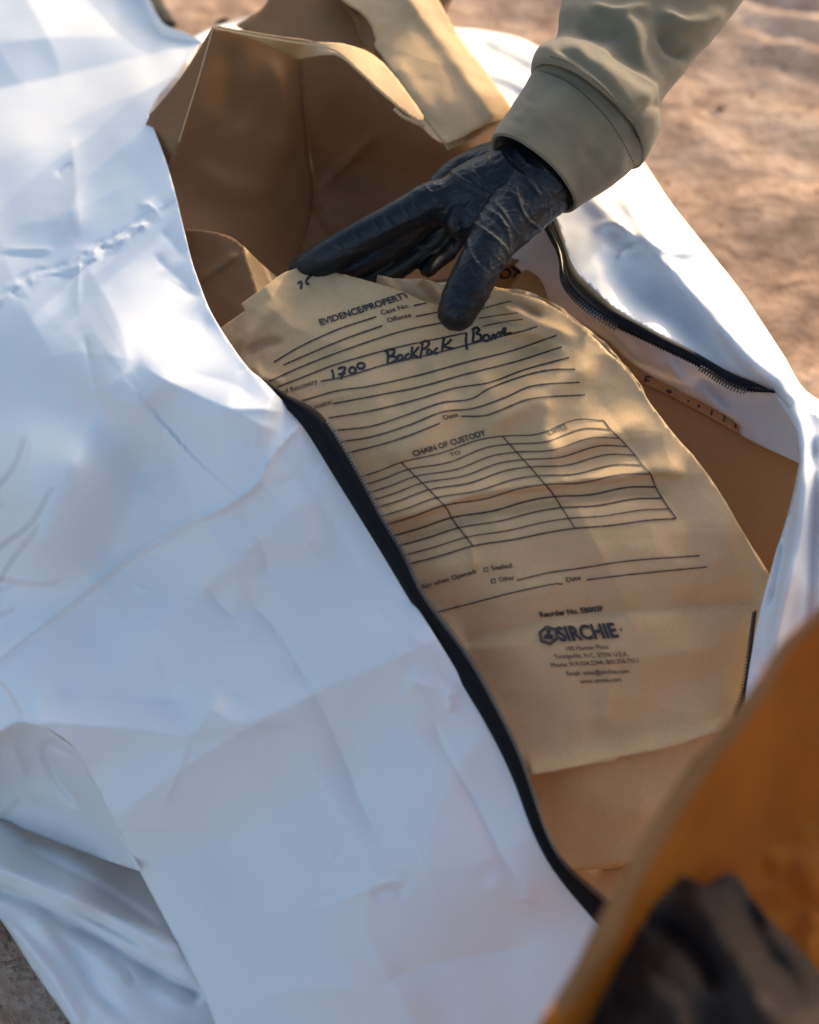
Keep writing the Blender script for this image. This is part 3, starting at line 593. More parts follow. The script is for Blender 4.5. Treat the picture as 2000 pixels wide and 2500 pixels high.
E_r = [([(900, 1290), (960, 1268), (1022, 1252), (1100, 1225), (1167, 1205), (1254, 1193), (1340, 1183), (1420, 1172), (1500, 1166), (1600, 1152), (1680, 1160)], .0055, 34, 9, 'g', .06),
       ([(920, 1320), (1050, 1292), (1180, 1248), (1260, 1235), (1350, 1222), (1500, 1205), (1640, 1196)], -.0035, 16, 18, 'g', .1),
       ([(1110, 1575), (1250, 1535), (1400, 1505), (1600, 1488), (1870, 1468)], -.005, 40, 14, 'c', .05), ([(1290, 1010), (1390, 1200), (1500, 1420), (1590, 1620)], .003, 50, 40, 'c'), ([(700, 990), (860, 960), (1000, 900)], .002, 20, 20, 'c'), ([(1430, 930), (1560, 1110), (1700, 1330)], -.003, 50, 40, 'c'), ([(640, 720), (720, 800), (880, 860)], .002, 20, 30, 'c'), ([(1490, 862), (1420, 900), (1330, 960), (1240, 1010), (1150, 1060)], .007, 34, 40, 'g'),
       ([(1600, 1010), (1500, 1050), (1400, 1090), (1300, 1130), (1200, 1160)], .006, 30, 30, 'g'), ([(1380, 820), (1300, 850), (1240, 900), (1180, 950)], -.006, 30, 30, 'g'), ([(1130, 960), (1060, 1020), (1000, 1090), (940, 1140)], .0045, 30, 30, 'g'),
       ([(1060, 880), (1000, 940), (930, 1000)], -.003, 26, 26, 'g'), ([(700, 730), (640, 780), (600, 830), (570, 870)], .004, 18, 18, 'g'), ([(800, 690), (740, 740), (720, 800)], -.002, 20, 18, 'g'),
       ([(590, 870), (640, 840), (700, 830)], -.0035, 10, 12, 'g'), ([(620, 880), (640, 920), (700, 930)], .003, 10, 10, 'g'), ([(1183, 745), (1260, 765), (1340, 800), (1420, 830)], .006, 12, 20, 'g'),
       ([(1200, 720), (1270, 740), (1330, 775)], -.005, 10, 10, 'g'), ([(1180, 800), (1240, 800), (1320, 820), (1390, 870)], .005, 14, 18, 'g'), ([(1350, 960), (1330, 1040), (1360, 1120)], .004, 22, 30, 'g'),
       ([(1290, 1895), (1400, 1875), (1500, 1853), (1640, 1824), (1800, 1785)], .006, 30, 12, 'g', .02), ([(1170, 1480), (1300, 1440), (1400, 1430)], .0015, 30, 30, 'g'), ([(1480, 1560), (1490, 1680), (1470, 1800)], .002, 14, 22, 'g'),
       ([(1120, 1250), (1150, 1330), (1160, 1400)], .0015, 10, 12, 'g'), ([(1060, 740), (1090, 770), (1130, 830)], -.004, 22, 30, 'g')]
def E_ex(px, py):
    e = ridges(px, py, E_r)
    top = np.clip((1000-py)/260, 0, 1)
    tr_ = top*np.clip((px-1000)/200, 0.15, 1)
    e += -np.abs(fnoise(px, py*1.15, 190, 5, 1))*(.0016+.0045*tr_)-np.abs(fnoise(px+30, py, 75, 6, 1))*(.0004+.0030*tr_)+.0003*top*fnoise(px, py, 30, 7, 2)
    e += fnoise(px, py, 160, 71, 2)*.0016
    return e
front, E_bvh = sheet('front_panel', E_out, hfun(E_ctl), M_PAPER, ev, 6.5, E_ex, rag=0.8, ragseed=9, thick=0.0003)
# back layer, peeping out above the front edge
K_out = [(880, 760, 's'), (915, 700), (922, 671, 's'), (960, 678), (1021, 681), (1050, 684), (1079, 696), (1130, 690), (1190, 698), (1260, 706), (1330, 726), (1420, 790), (1500, 860), (1580, 980), (1500, 1000), (1300, 900), (1100, 850)]
K_r = [([(940, 680), (970, 720), (1000, 760)], .004, 12, 12, 'g'), ([(1020, 685), (1050, 710), (1076, 745)], -.006, 12, 12, 'g'), ([(1180, 700), (1230, 720), (1300, 730)], .004, 8, 8, 'g')]
sheet('back_panel', K_out, hfun([(880, 760, .262), (922, 671, .278), (1021, 681, .284), (1079, 696, .282), (1260, 706, .282), (1420, 790, .270), (1580, 980, .24), (1100, 850, .25), (1300, 900, .25)]), M_PAPER, ev, 9,
      lambda x, y: ridges(x, y, K_r)+facet_noise(x, y, 40, 8)*.003, rag=2.0, ragseed=3, thick=0.0003)
# bottom panel of the same bag, folded under
Q_out = [(1130, 1880, 's'), (1290, 1880), (1500, 1840), (1850, 1760, 's'), (1900, 2050, 's'), (1640, 2096), (1560, 2105), (1385, 2126), (1280, 2140, 's')]
sheet('bottom_panel', Q_out, hfun([(1130, 1880, .130), (1500, 1840, .1365), (1850, 1760, .137), (1900, 2050, .085), (1640, 2096, .082), (1385, 2126, .082), (1280, 2140, .082), (1500, 1990, .108)]), M_PAPER, ev, 12,
      lambda x, y: fnoise(x, y, 120, 12, 2)*.002, thick=0.0003)
sheet('gusset', [(1300, 2120, 's'), (1390, 2128), (1640, 2100), (1900, 2050, 's'), (1900, 2400, 's'), (1550, 2400, 's'), (1380, 2220)],
      hfun([(1300, 2120, .072), (1640, 2100, .070), (1900, 2050, .072), (1900, 2400, .03), (1550, 2400, .03), (1450, 2180, .056)]), M_PAPER, ev, 14, lambda x, y: fnoise(x, y, 70, 13, 2)*.003, thick=0.0003)

def z4(pts, ox=500, oy=600, s=1.725): return [(ox+x/s, oy+y/s) for x, y in pts]
LW = 3.4
lines = []
for p in ([(290, 490), (400, 425), (560, 352), (722, 298)], [(880, 252), (935, 240)], [(330, 502), (450, 450), (600, 388), (748, 336)], [(890, 297), (1000, 276)], [(240, 585), (320, 548), (400, 512), (540, 457), (700, 400), (860, 352), (1010, 322)],
          [(285, 603), (420, 550), (550, 500), (800, 430), (1000, 387), (1100, 366)], [(488, 570), (600, 548), (760, 500), (960, 455), (1150, 405), (1330, 362), (1400, 340)],
          [(410, 652), (560, 610), (700, 590), (900, 545), (1100, 490), (1300, 440), (1480, 378)], [(540, 665), (700, 635), (900, 595), (1100, 540), (1300, 490), (1505, 425)],
          [(520, 725), (700, 695), (900, 645), (1050, 600), (1200, 575), (1350, 520), (1535, 470)], [(540, 778), (700, 760), (850, 712), (1000, 660), (1120, 645), (1200, 600), (1350, 545), (1460, 522), (1560, 520)],
          [(575, 825), (700, 805), (860, 755), (1000, 700), (1130, 685), (1260, 640), (1380, 590), (1580, 575)], [(600, 873), (750, 835), (870, 795), (990, 748)], [(1080, 718), (1180, 715), (1250, 690), (1370, 645), (1602, 628)],
          [(1150, 270), (1220, 250), (1290, 232)], [(1155, 305), (1240, 292), (1320, 282)], [(1170, 338), (1260, 320), (1340, 310)]):
    lines.append((z4(p), LW if p[0][0] < 1149 else 2.2))
fr = [0, .09, .18, .265, .35, .45, .55, .68, .79, .9, 1]
rb = [(1474, 1026), (1491, 1048), (1513, 1070), (1532, 1090), (1551, 1111), (1569, 1135), (1589, 1158), (1601, 1189), (1617, 1216), (1635, 1242), (1652, 1266)]
lv = catmull([(980, 1129), (1088, 1238), (1106, 1270), (1155, 1333)], 4); mv = catmull([(1227, 1065), (1329, 1180), (1352, 1209), (1404, 1290)], 4)
def along(pl, f):
    s = np.concatenate([[0], np.cumsum(np.linalg.norm(np.diff(pl, axis=0), axis=1))])/1.0; s /= s[-1]; return np.array([np.interp(f, s, pl[:, 0]), np.interp(f, s, pl[:, 1])])
for k, f in enumerate(fr):
    a = np.array([862, 1170])*(1-f)+np.array([985, 1380])*f; b = along(lv, f); c = along(mv, f); d = np.array(rb[k]); wv = 1-0.8*f
    pts = [a, (a+b)/2+[0, 2], b, b*.6+c*.4+[0, (2 if k == 0 else 8*wv)], b*.25+c*.75+[0, -6*wv], c, c*.65+d*.35+[0, 8*wv], c*.28+d*.72+[0, -12*wv], d]
    lines.append(([tuple(p) for p in pts], 2.8 if k not in (7, 10) else 3.6))
lines += [([tuple(p) for p in [(980, 1129), (1088, 1238), (1106, 1270), (1155, 1333)]], 3), ([(1227, 1065), (1329, 1180), (1352, 1209), (1404, 1290)], 3), (rb, 3)]
def z5(p): return z4(p, 900, 1200)
for p in ([(625, 374), (760, 342), (870, 327), (1100, 292), (1395, 270)], [(918, 373), (1100, 350), (1425, 318)], [(280, 510), (420, 475), (600, 428), (790, 388), (818, 391)]): lines.append((z5(p), 3.2))
for cx, cy in ((494, 329), (525, 377)): lines.append((z5([(cx-9, cy-6), (cx+7, cy-9), (cx+10, cy+7), (cx-7, cy+9), (cx-9, cy-6)]), 2.6))
for l in lines: l[0][:] = [tuple(p[:2])+('s',) if len(l[0]) == 5 and l[0][0] == l[0][-1] else tuple(p) for p in l[0]]
V, F = ribbons(E_bvh, lines, 0.0008)
def P4(x, y): return (500+x/1.725, 600+y/1.725)
def P5(x, y): return (900+x/1.725, 1200+y/1.725)
up = (-.45, -.89); up2 = (-.36, -.93)
T = [('EVIDENCE/PROPERTY', P4(490, 334), P4(866, 214), 12.5, up, .022), ('Case No.', P4(745, 290), P4(864, 258), 9.5, up, .006), ('Offense', P4(772, 323), P4(872, 298), 9.5, up, .006), ('of Recovery', P4(332, 624), P4(478, 576), 9.5, up, .006),
     ('Location', P4(452, 690), P4(537, 664), 9.5, up, .006), ('Date', P4(1010, 733), P4(1070, 718), 9.5, up, .006), ('CHAIN OF CUSTODY', P4(882, 888), P4(1188, 796), 11.5, up, .018), ('TO', P4(1037, 888), P4(1080, 875), 7.5, up, .008),
     ('DATE', P4(1455, 796), P4(1530, 770), 11, up, .006), ('Condition of Bag when Opened:', P5(60, 460), P5(457, 343), 9.5, up2, .008), ('Sealed', P5(520, 332), P5(606, 320), 9.5, up2, .008), ('Other', P5(552, 380), P5(617, 370), 9.5, up2, .008),
     ('Date', P5(836, 382), P5(896, 371), 9.5, up2, .008), ('Reorder No. EB003P', P5(725, 530), P5(993, 503), 11, up2, .022)]
V2, F2 = text_on(E_bvh, T, 0.0009); off = len(V); V = list(V)+V2; F = F+[tuple(off+i for i in f) for f in F2]
clean_obj('printed_form', V, F, M_INK, ev)
# maker's mark and address block
T = [('SIRCHIE', P5(806, 630), P5(1056, 612), 30, up2, .03), ('®', P5(1060, 590), P5(1073, 588), 7, up2, 0), ('100 Hunter Place', P5(836, 671), P5(1013, 662), 9.5, up2, 0), ('Youngsville, N.C. 27596 U.S.A.', P5(784, 704), P5(1096, 693), 9.5, up2, 0),
     ('Phone: 919.554.2244, 800.356.7311', P5(773, 741), P5(1138, 720), 9.5, up2, 0), ('Email: sales@sirchie.com', P5(838, 776), P5(1100, 765), 9.5, up2, 0), ('www.sirchie.com', P5(894, 809), P5(1068, 800), 9.5, up2, 0)]
V, F = text_on(E_bvh, T, 0.0011)
cx, cy = P5(758, 606)
hexa = [(cx+24*math.cos(R(a)), cy+24*math.sin(R(a))*.95) for a in range(-100, 261, 60)]
ring = [(hexa[:-1]+[hexa[0]], 4.2)]
ring = [([(x, y, 's') for x, y in ring[0][0]], 4.4), ([(cx+(x-cx)*.78, cy+(y-cy)*.78, 's') for x, y in ring[0][0]], 2.2)]
blobs = []
for a in (-90, 30, 150):
    bx, by = cx+7.5*math.cos(R(a)), cy+7.5*math.sin(R(a)); blobs.append(([(bx-4.5, by), (bx+4.5, by)], 10.5))
blobs += [([(cx-6, cy), (cx+6, cy)], 7), ([(cx, cy-6), (cx, cy+9)], 5)]
V2, F2 = ribbons(E_bvh, ring+blobs, 0.0011, 3); off = len(V); V += V2; F += [tuple(off+i for i in f) for f in F2]
clean_obj('maker_mark', V, F, M_INK, ev)
# handwriting in marker
def ell(x, y, rx, ry, a0=0, a1=360): return [(x+rx*math.cos(R(a)), y+ry*math.sin(R(a))) for a in range(a0, a1+1, 30)]
hw = [[(392, 160), (400, 151), (408, 152), (404, 182)], [(462, 118), (446, 124), (430, 142), (428, 156), (440, 162)],
      [(536, 520), (541, 540), (543, 562)], [(560, 518), (578, 512), (592, 514), (582, 538), (575, 562)], [(562, 542), (578, 538), (594, 534)], ell(622, 524, 14, 13, 200, 560), ell(658, 505, 16, 12, 180, 560),
      [(768, 438), (772, 466), (770, 496)], [(756, 444), (785, 436), (800, 442), (792, 458), (775, 466), (800, 466), (808, 478), (790, 490), (770, 496)], [(835, 462), (818, 460), (812, 476), (822, 484), (836, 470), (840, 484)],
      [(862, 454), (850, 458), (846, 472), (856, 478), (868, 468)], [(874, 424), (872, 452), (870, 476)], [(902, 424), (886, 446), (874, 456), (890, 464), (900, 474)],
      [(918, 404), (914, 440), (906, 474)], [(908, 412), (930, 400), (946, 408), (936, 426), (916, 436)], [(952, 436), (938, 440), (938, 456), (950, 456), (956, 442), (960, 456)], [(982, 430), (970, 438), (970, 452), (984, 450)],
      [(1010, 382), (1004, 412), (1000, 442)], [(1040, 392), (1022, 412), (1006, 420), (1024, 428), (1048, 432)], [(1102, 366), (1100, 400), (1104, 438)], [(1132, 346), (1132, 376), (1128, 404)],
      [(1124, 352), (1146, 344), (1156, 354), (1144, 368), (1160, 374), (1164, 392), (1146, 404), (1128, 406)], ell(1186, 388, 13, 14, 200, 560), [(1206, 400), (1214, 376), (1224, 376), (1222, 392), (1236, 364), (1244, 366), (1244, 384)],
      [(1252, 376), (1256, 350), (1268, 348), (1262, 372), (1276, 372), (1292, 366)]]
for nm_, hs in (('handwritten_initials', hw[:2]), ('handwritten_note', hw[2:])):
    V, F = ribbons(E_bvh, [(z4(h), 6.0) for h in hs], 0.0007, 3)
    clean_obj(nm_, V, F, M_MARKER, ev)

# ------------------------------------------------------------ open brown bag standing at the back
ob = empty('open_paper_bag', (-0.2, 0.3, 0.05), 'brown paper bag lying open with its dark mouth towards the camera beside the white bag', 'paper bag')
MP_out = [(520, 64, 's'), (620, 85), (728, 120, 's'), (735, 200), (748, 330), (765, 450), (760, 520), (735, 620), (700, 720, 's'), (560, 760, 's'), (440, 620), (405, 420), (412, 398), (436, 348), (478, 210)]
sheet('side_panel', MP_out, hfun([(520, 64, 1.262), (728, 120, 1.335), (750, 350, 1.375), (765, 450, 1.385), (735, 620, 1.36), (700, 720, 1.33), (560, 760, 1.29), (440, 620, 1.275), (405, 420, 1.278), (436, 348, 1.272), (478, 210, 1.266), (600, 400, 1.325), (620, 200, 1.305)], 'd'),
      M_PAPER_SHADE, ob, 10, lambda x, y: ridges(x, y, [([(560, 90), (570, 200), (600, 330)], -.006, 24, 30, 'g'), ([(660, 120), (690, 260), (700, 420)], .006, 26, 26, 'g'), ([(450, 400), (560, 450), (700, 480)], .005, 30, 40, 'g')])+fnoise(x, y, 120, 3, 2)*.0025, thick=0.0004)
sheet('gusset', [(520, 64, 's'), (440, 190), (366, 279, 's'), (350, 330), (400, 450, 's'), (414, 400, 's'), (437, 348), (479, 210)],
      hfun([(520, 64, 1.264), (366, 279, 1.31), (350, 330, 1.32), (400, 450, 1.32), (414, 400, 1.285), (437, 348, 1.279), (440, 250, 1.30)], 'd'), M_PAPER_SHADE, ob, 8, thick=0.0004)
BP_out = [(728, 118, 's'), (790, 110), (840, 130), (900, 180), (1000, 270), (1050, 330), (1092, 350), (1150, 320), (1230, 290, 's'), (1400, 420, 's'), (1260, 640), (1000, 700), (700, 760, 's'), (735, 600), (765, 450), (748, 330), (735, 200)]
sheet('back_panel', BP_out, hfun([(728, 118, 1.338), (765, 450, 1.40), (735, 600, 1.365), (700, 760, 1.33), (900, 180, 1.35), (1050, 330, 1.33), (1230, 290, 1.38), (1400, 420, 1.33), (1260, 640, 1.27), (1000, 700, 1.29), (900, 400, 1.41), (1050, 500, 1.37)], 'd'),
      M_PAPER_SHADE, ob, 10, lambda x, y: ridges(x, y, [([(765, 470), (840, 400), (930, 310)], .007, 10, 16, 'g'), ([(760, 500), (800, 540), (830, 590)], -.008, 12, 12, 'g'), ([(780, 480), (900, 470), (1100, 450)], .004, 30, 30, 'g')])+fnoise(x, y, 110, 4, 2)*.0025, thick=0.0004)
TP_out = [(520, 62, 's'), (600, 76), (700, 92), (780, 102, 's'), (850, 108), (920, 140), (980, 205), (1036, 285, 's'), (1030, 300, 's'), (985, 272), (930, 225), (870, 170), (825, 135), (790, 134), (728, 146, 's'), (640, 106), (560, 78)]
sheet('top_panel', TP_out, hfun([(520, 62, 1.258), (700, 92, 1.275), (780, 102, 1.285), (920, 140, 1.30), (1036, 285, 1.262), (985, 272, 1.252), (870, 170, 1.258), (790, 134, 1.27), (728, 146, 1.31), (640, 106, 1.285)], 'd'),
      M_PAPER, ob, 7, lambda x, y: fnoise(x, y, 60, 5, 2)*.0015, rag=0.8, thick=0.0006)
# second ply and zigzag cut edge of the mouth
def rim(name, pts, d, wpx, mat, parent, saw=0):
    pl = catmull(pts, 4); t = np.gradient(pl, axis=0); t /= np.linalg.norm(t, axis=1)[:, None]; nn = np.stack([-t[:, 1], t[:, 0]], 1)
    s = np.linspace(0, 1, len(pl)); dd = np.interp(s, np.linspace(0, 1, len(d)), d); wv = np.full(len(pl), wpx, float)
    if saw: wv = wv+saw*(np.arange(len(pl)) % 2)
    A = at_depth(pl[:, 0], pl[:, 1], dd); B = at_depth(*(pl+nn*wv[:, None]).T, dd-0.0005); V = np.concatenate([A, B]); n = len(pl)
    o = mesh_obj(name, V, [(i, i+1, n+i+1, n+i) for i in range(n-1)], mat, None, False); adopt(o, parent)
    m = o.modifiers.new('thickness', 'SOLIDIFY'); m.thickness = 0.0005; return o
rim('mouth_rim', [(521, 66), (600, 82), (700, 99), (780, 111), (826, 126), (872, 166), (932, 222), (985, 269), (1032, 302)], [1.257, 1.262, 1.268, 1.27, 1.262, 1.256, 1.25, 1.248, 1.256], 3.2, M_PAPER, ob, 0.8)
rim('mouth_rim', [(965, 262), (985, 280), (1010, 292), (1038, 306)], [1.246, 1.245, 1.246, 1.25], 6, M_PAPER, ob, 4)
rim('mouth_rim', [(436, 346), (478, 210), (520, 66)], [1.268, 1.262, 1.258], 2.5, M_PAPER, ob, 0)

# ------------------------------------------------------------ folded paper bag behind it
fb = empty('folded_paper_bag', (0.0, 0.55, 0.1), 'tan paper bag with torn edge folded over, standing behind the open brown bag', 'paper bag')
sheet('rear_panel', [(576, 62, 's'), (654, 0), (700, -300), (720, -760, 's'), (1250, -760, 's'), (1180, -140, 's'), (1080, 60), (1050, 300, 's'), (900, 180), (780, 120), (640, 100)],  # top extended out of view to keep sun off the open bag's inside
      hfun([(576, 62, 1.42), (654, 0, 1.43), (760, -110, 1.44), (720, -760, 1.46), (1250, -760, 1.46), (1180, -140, 1.44), (1050, 300, 1.33), (780, 120, 1.37), (900, 180, 1.36), (900, 0, 1.41)], 'd'), M_PAPER_SHADE, fb, 12, lambda x, y: fnoise(x, y, 110, 14, 2)*.004, thick=0.0004)
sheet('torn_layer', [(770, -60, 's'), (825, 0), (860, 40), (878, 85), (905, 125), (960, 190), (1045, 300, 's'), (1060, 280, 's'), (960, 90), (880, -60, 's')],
      hfun([(770, -60, 1.405), (860, 40, 1.385), (905, 125, 1.36), (1045, 300, 1.29), (960, 90, 1.36), (880, -60, 1.40)], 'd'), M_PAPER_SHADE, fb, 7, lambda x, y: fnoise(x, y, 40, 15, 2)*.003, rag=5, ragseed=5, thick=0.0006)
ST_ctl = [(838, -10, 1.375), (915, 110, 1.342), (1042, 296, 1.276), (1088, 348, 1.262), (1112, 345, 1.262), (1204, 298, 1.272), (1251, 272, 1.305), (1112, 75, 1.37), (1040, -120, 1.43), (880, -120, 1.41), (1112, 145, 1.325), (1001, 0, 1.365), (1170, 232, 1.285)]
sheet('folded_strip', [(860, -130, 's'), (800, -60), (838, 0), (880, 30), (905, 60), (918, 100), (915, 112), (970, 190), (1042, 296), (1088, 350, 's'), (1112, 342), (1160, 318), (1200, 299), (1226, 293, 's'), (1251, 272), (1190, 180), (1112, 75), (1071, 0), (1010, -130, 's')],
      hfun(ST_ctl, 'd', 1e-5), M_PAPER, fb, 8, lambda x, y: ridges(x, y, [([(940, -100), (1001, 0), (1060, 75), (1112, 145), (1170, 232), (1222, 296)], .010, 26, 20, 'g', .05), ([(940, 130), (1000, 200), (1060, 290)], .004, 20, 30, 'g')])+fnoise(x, y, 70, 17, 3)*.002, rag=2, ragseed=7, thick=0.0006)
sheet('inner_ply', [(1035, 290, 's'), (1088, 355), (1092, 366, 's'), (1120, 354), (1165, 334), (1208, 308), (1236, 296, 's'), (1150, 250), (1060, 240)],
      hfun([(1035, 290, 1.292), (1092, 366, 1.272), (1165, 334, 1.275), (1236, 296, 1.296), (1060, 240, 1.30)], 'd'), M_PAPER, fb, 8, rag=1, thick=0.0006)

# ------------------------------------------------------------ small paper bag at the left
sb = empty('small_paper_bag', (-0.2, 0.1, 0.1), 'small brown paper bag tucked behind the torn corner of the printed bag', 'paper bag')
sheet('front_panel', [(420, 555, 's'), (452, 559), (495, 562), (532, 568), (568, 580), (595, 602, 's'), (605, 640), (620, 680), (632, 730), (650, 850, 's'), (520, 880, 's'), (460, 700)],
      hfun([(420, 555, 1.268), (532, 568, 1.24), (595, 602, 1.235), (632, 730, 1.215), (650, 850, 1.19), (520, 880, 1.20), (460, 700, 1.23)], 'd'), M_PAPER_SHADE, sb, 8, lambda x, y: ridges(x, y, [([(480, 690), (540, 650), (590, 610)], .004, 12, 8, 'g')])+fnoise(x, y, 60, 18, 2)*.001, thick=0.0004)
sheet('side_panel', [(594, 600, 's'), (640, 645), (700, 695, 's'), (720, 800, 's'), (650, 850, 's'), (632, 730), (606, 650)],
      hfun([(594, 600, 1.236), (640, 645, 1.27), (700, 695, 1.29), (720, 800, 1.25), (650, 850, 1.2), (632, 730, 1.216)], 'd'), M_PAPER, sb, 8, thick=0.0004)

# ------------------------------------------------------------ near paper bag at the bottom right, out of focus
NK = 0.88
nb = empty('near_paper_bag', (0.3, -0.45, 0.0), 'brown paper bag standing open in the near right corner, blurred', 'paper bag')
N_rim = [(2260, 1380), (2100, 1420), (2000, 1490), (1920, 1560), (1835, 1685), (1795, 1740), (1700, 1850), (1600, 2000), (1500, 2180), (1461, 2249), (1400, 2370), (1320, 2500), (1200, 2720)]
N_out = [(p[0], p[1]) for p in N_rim]; N_out[0] = N_out[0]+('s',); N_out[-1] = N_out[-1]+('s',)
N_out += [(1500, 2900, 's'), (2400, 2900, 's'), (2500, 1500, 's')]
N_ctl = [(2260, 1380, .86), (2000, 1490, .84), (1835, 1685, .82), (1700, 1850, .81), (1500, 2180, .79), (1320, 2500, .77), (1200, 2720, .76), (1800, 1860, .88), (1700, 2030, .875), (1560, 2300, .86), (1450, 2520, .84), (2000, 1700, .93), (2000, 2100, .97), (1800, 2300, .95), (1700, 2500, .93), (2400, 2900, .95), (2500, 1500, .98), (1500, 2900, .86)]
sheet('inner_wall', N_out, hfun([(c[0], c[1], c[2]*NK) for c in N_ctl], 'd'), M_PAPER_GLOW, nb, 16, lambda x, y: facet_noise(x, y, 130, 44)*.012+fnoise(x, y, 150, 45, 3)*.005, thick=0.0006)
# folded-over cuff along the rim
def band(name, pts, wpts, d0, d1, mat, parent):
    a = catmull(pts, 12); n = 120
    def rs(pl):
        s = np.concatenate([[0], np.cumsum(np.linalg.norm(np.diff(pl, axis=0), axis=1))]); u = np.linspace(0, s[-1], n); return np.stack([np.interp(u, s, pl[:, 0]), np.interp(u, s, pl[:, 1])], 1)
    A = rs(a); B = rs(catmull(wpts, 12)); s = np.linspace(0, 1, n); da = np.interp(s, np.linspace(0, 1, len(d0)), d0); db = np.interp(s, np.linspace(0, 1, len(d1)), d1)
    K = 6; V = []
    for k in range(K):
        f = k/(K-1); P = A*(1-f)+B*f; V.append(at_depth(P[:, 0], P[:, 1], NK*(da*(1-f)+db*f)-0.006*math.sin(math.pi*f)))
    V = np.array(V).reshape(-1, 3); F = [(k*n+i, k*n+i+1, (k+1)*n+i+1, (k+1)*n+i) for k in range(K-1) for i in range(n-1)]
    o = mesh_obj(name, V, F, mat); adopt(o, parent); m = o.modifiers.new('thickness', 'SOLIDIFY'); m.thickness = 0.0006; return o
band('rim_cuff', N_rim, [(2270, 1410), (2110, 1450), (2014, 1514), (1940, 1584), (1862, 1712), (1824, 1768), (1734, 1884), (1636, 2036), (1540, 2214), (1500, 2310), (1424, 2420), (1350, 2540), (1235, 2745)], [.855, .83, .81, .80, .785, .775, .76], [.862, .845, .83, .825, .81, .80, .78], M_PAPER_SHADE, nb)
# outer wall down to the ground
pl = catmull(N_rim, 30); dd = np.interp(np.linspace(0, 1, len(pl)), np.linspace(0, 1, 7), [.862, .838, .818, .808, .793, .783, .768]); top = at_depth(pl[:, 0], pl[:, 1], dd*NK)
V = []; nr = 10
for k in range(nr+1):
    f = k/nr; P = top.copy(); P[:, 2] = top[:, 2]*(1-f)+0.0*f; P[:, 0] += 0.05*f; P[:, 1] -= 0.02*f; V += list(P)
m_ = len(pl); o = mesh_obj('outer_wall', V, [(k*m_+i, k*m_+i+1, (k+1)*m_+i+1, (k+1)*m_+i) for k in range(nr) for i in range(m_-1)], M_PAPER_GLOW); adopt(o, nb)
# dark garment inside it
dk = empty('dark_cloth', (0.35, -0.5, 0.15), 'crumpled charcoal garment stuffed inside the near blurred paper bag', 'cloth')
DK = [(1423, 2500), (1470, 2400), (1515, 2310), (1560, 2220), (1594, 2164), (1640, 2131), (1690, 2146), (1724, 2158), (1760, 2136), (1789, 2129), (1820, 2165), (1849, 2210), (1900, 2262), (1942, 2303), (2000, 2368), (2200, 2560), (2300, 2900, 's'), (1300, 2900, 's'), (1340, 2650)]
DK_ctl = [(1423, 2500, .83), (1515, 2310, .845), (1594, 2164, .862), (1640, 2131, .868), (1724, 2158, .868), (1789, 2129, .872), (1849, 2210, .875), (2000, 2368, .88), (2200, 2560, .88), (1600, 2350, .815), (1800, 2350, .82), (1700, 2550, .80), (1300, 2900, .78), (2300, 2900, .84), (1900, 2600, .80)]
sheet('cloth_body', DK, hfun([(c[0], c[1], c[2]*NK) for c in DK_ctl], 'd'), M_DARK, dk, 14, lambda x, y: ridges(x, y, [([(1580, 2240), (1700, 2330), (1760, 2450)], -.018, 26, 22, 'g'), ([(1640, 2150), (1760, 2280), (1850, 2420), (1900, 2600)], .016, 40, 40, 'g'), ([(1800, 2150), (1860, 2300), (1980, 2450)], -.014, 26, 26, 'g'), ([(1500, 2400), (1600, 2430), (1700, 2560)], .014, 36, 36, 'g')])+fnoise(x, y, 110, 46, 3)*.008, thick=0.001)

# ------------------------------------------------------------ bare twigs at the left border
tw = empty('dry_shrub', tuple(at_z(np.array(-60.), np.array(1500.), np.array(.0))), 'bare leafless twigs of a small dry shrub at the left edge before the white bag', 'shrub')
def twig(pts, r0, r1):
    P = px_path([(p[0], p[1], p[2]-.1) for p in pts], 'd', 10); return tube('twig', P, np.linspace(r0, r1, len(P))*.62, M_TWIG, tw, 7)
twig([(-260, 1760, 1.0), (-90, 1560, .99), (0, 1415, .985), (24, 1375, .985), (55, 1335, .985), (86, 1296, .985), (92, 1278, .985)], .0014, .0005)
twig([(-200, 1480, 1.0), (-60, 1390, .985), (0, 1335, .98), (40, 1306, .98), (75, 1278, .98), (100, 1240, .98), (118, 1205, .98), (130, 1188, .98)], .0013, .0005)
twig([(-120, 1280, 1.0), (-40, 1220, .98), (5, 1175, .975), (30, 1145, .975), (48, 1105, .975), (58, 1066, .975)], .0011, .0004)
twig([(-60, 1420, .985), (0, 1414, .985), (40, 1420, .985), (78, 1425, .985), (120, 1425, .985), (150, 1416, .985)], .0011, .0005)
twig([(-80, 1450, .985), (0, 1440, .985), (30, 1430, .985)], .0009, .0004)
twig([(-160, 1560, 1.02), (-40, 1640, 1.02), (0, 1665, 1.02), (30, 1700, 1.02), (52, 1745, 1.02)], .0010, .0005)
twig([(-120, 2000, .98), (0, 1990, .98), (30, 1968, .98), (50, 1945, .98)], .0011, .0005)
twig([(-100, 1560, 1.0), (0, 1500, 1.0), (20, 1495, 1.0), (35, 1482, 1.0)], .0008, .0004)
twig([(-60, 1330, .98), (-10, 1245, .98), (12, 1225, .98)], .0007, .0003)
twig([(-260, 1760, 1.0), (-270, 1900, 1.0), (-300, 2300, 1.05)], .002, .003)

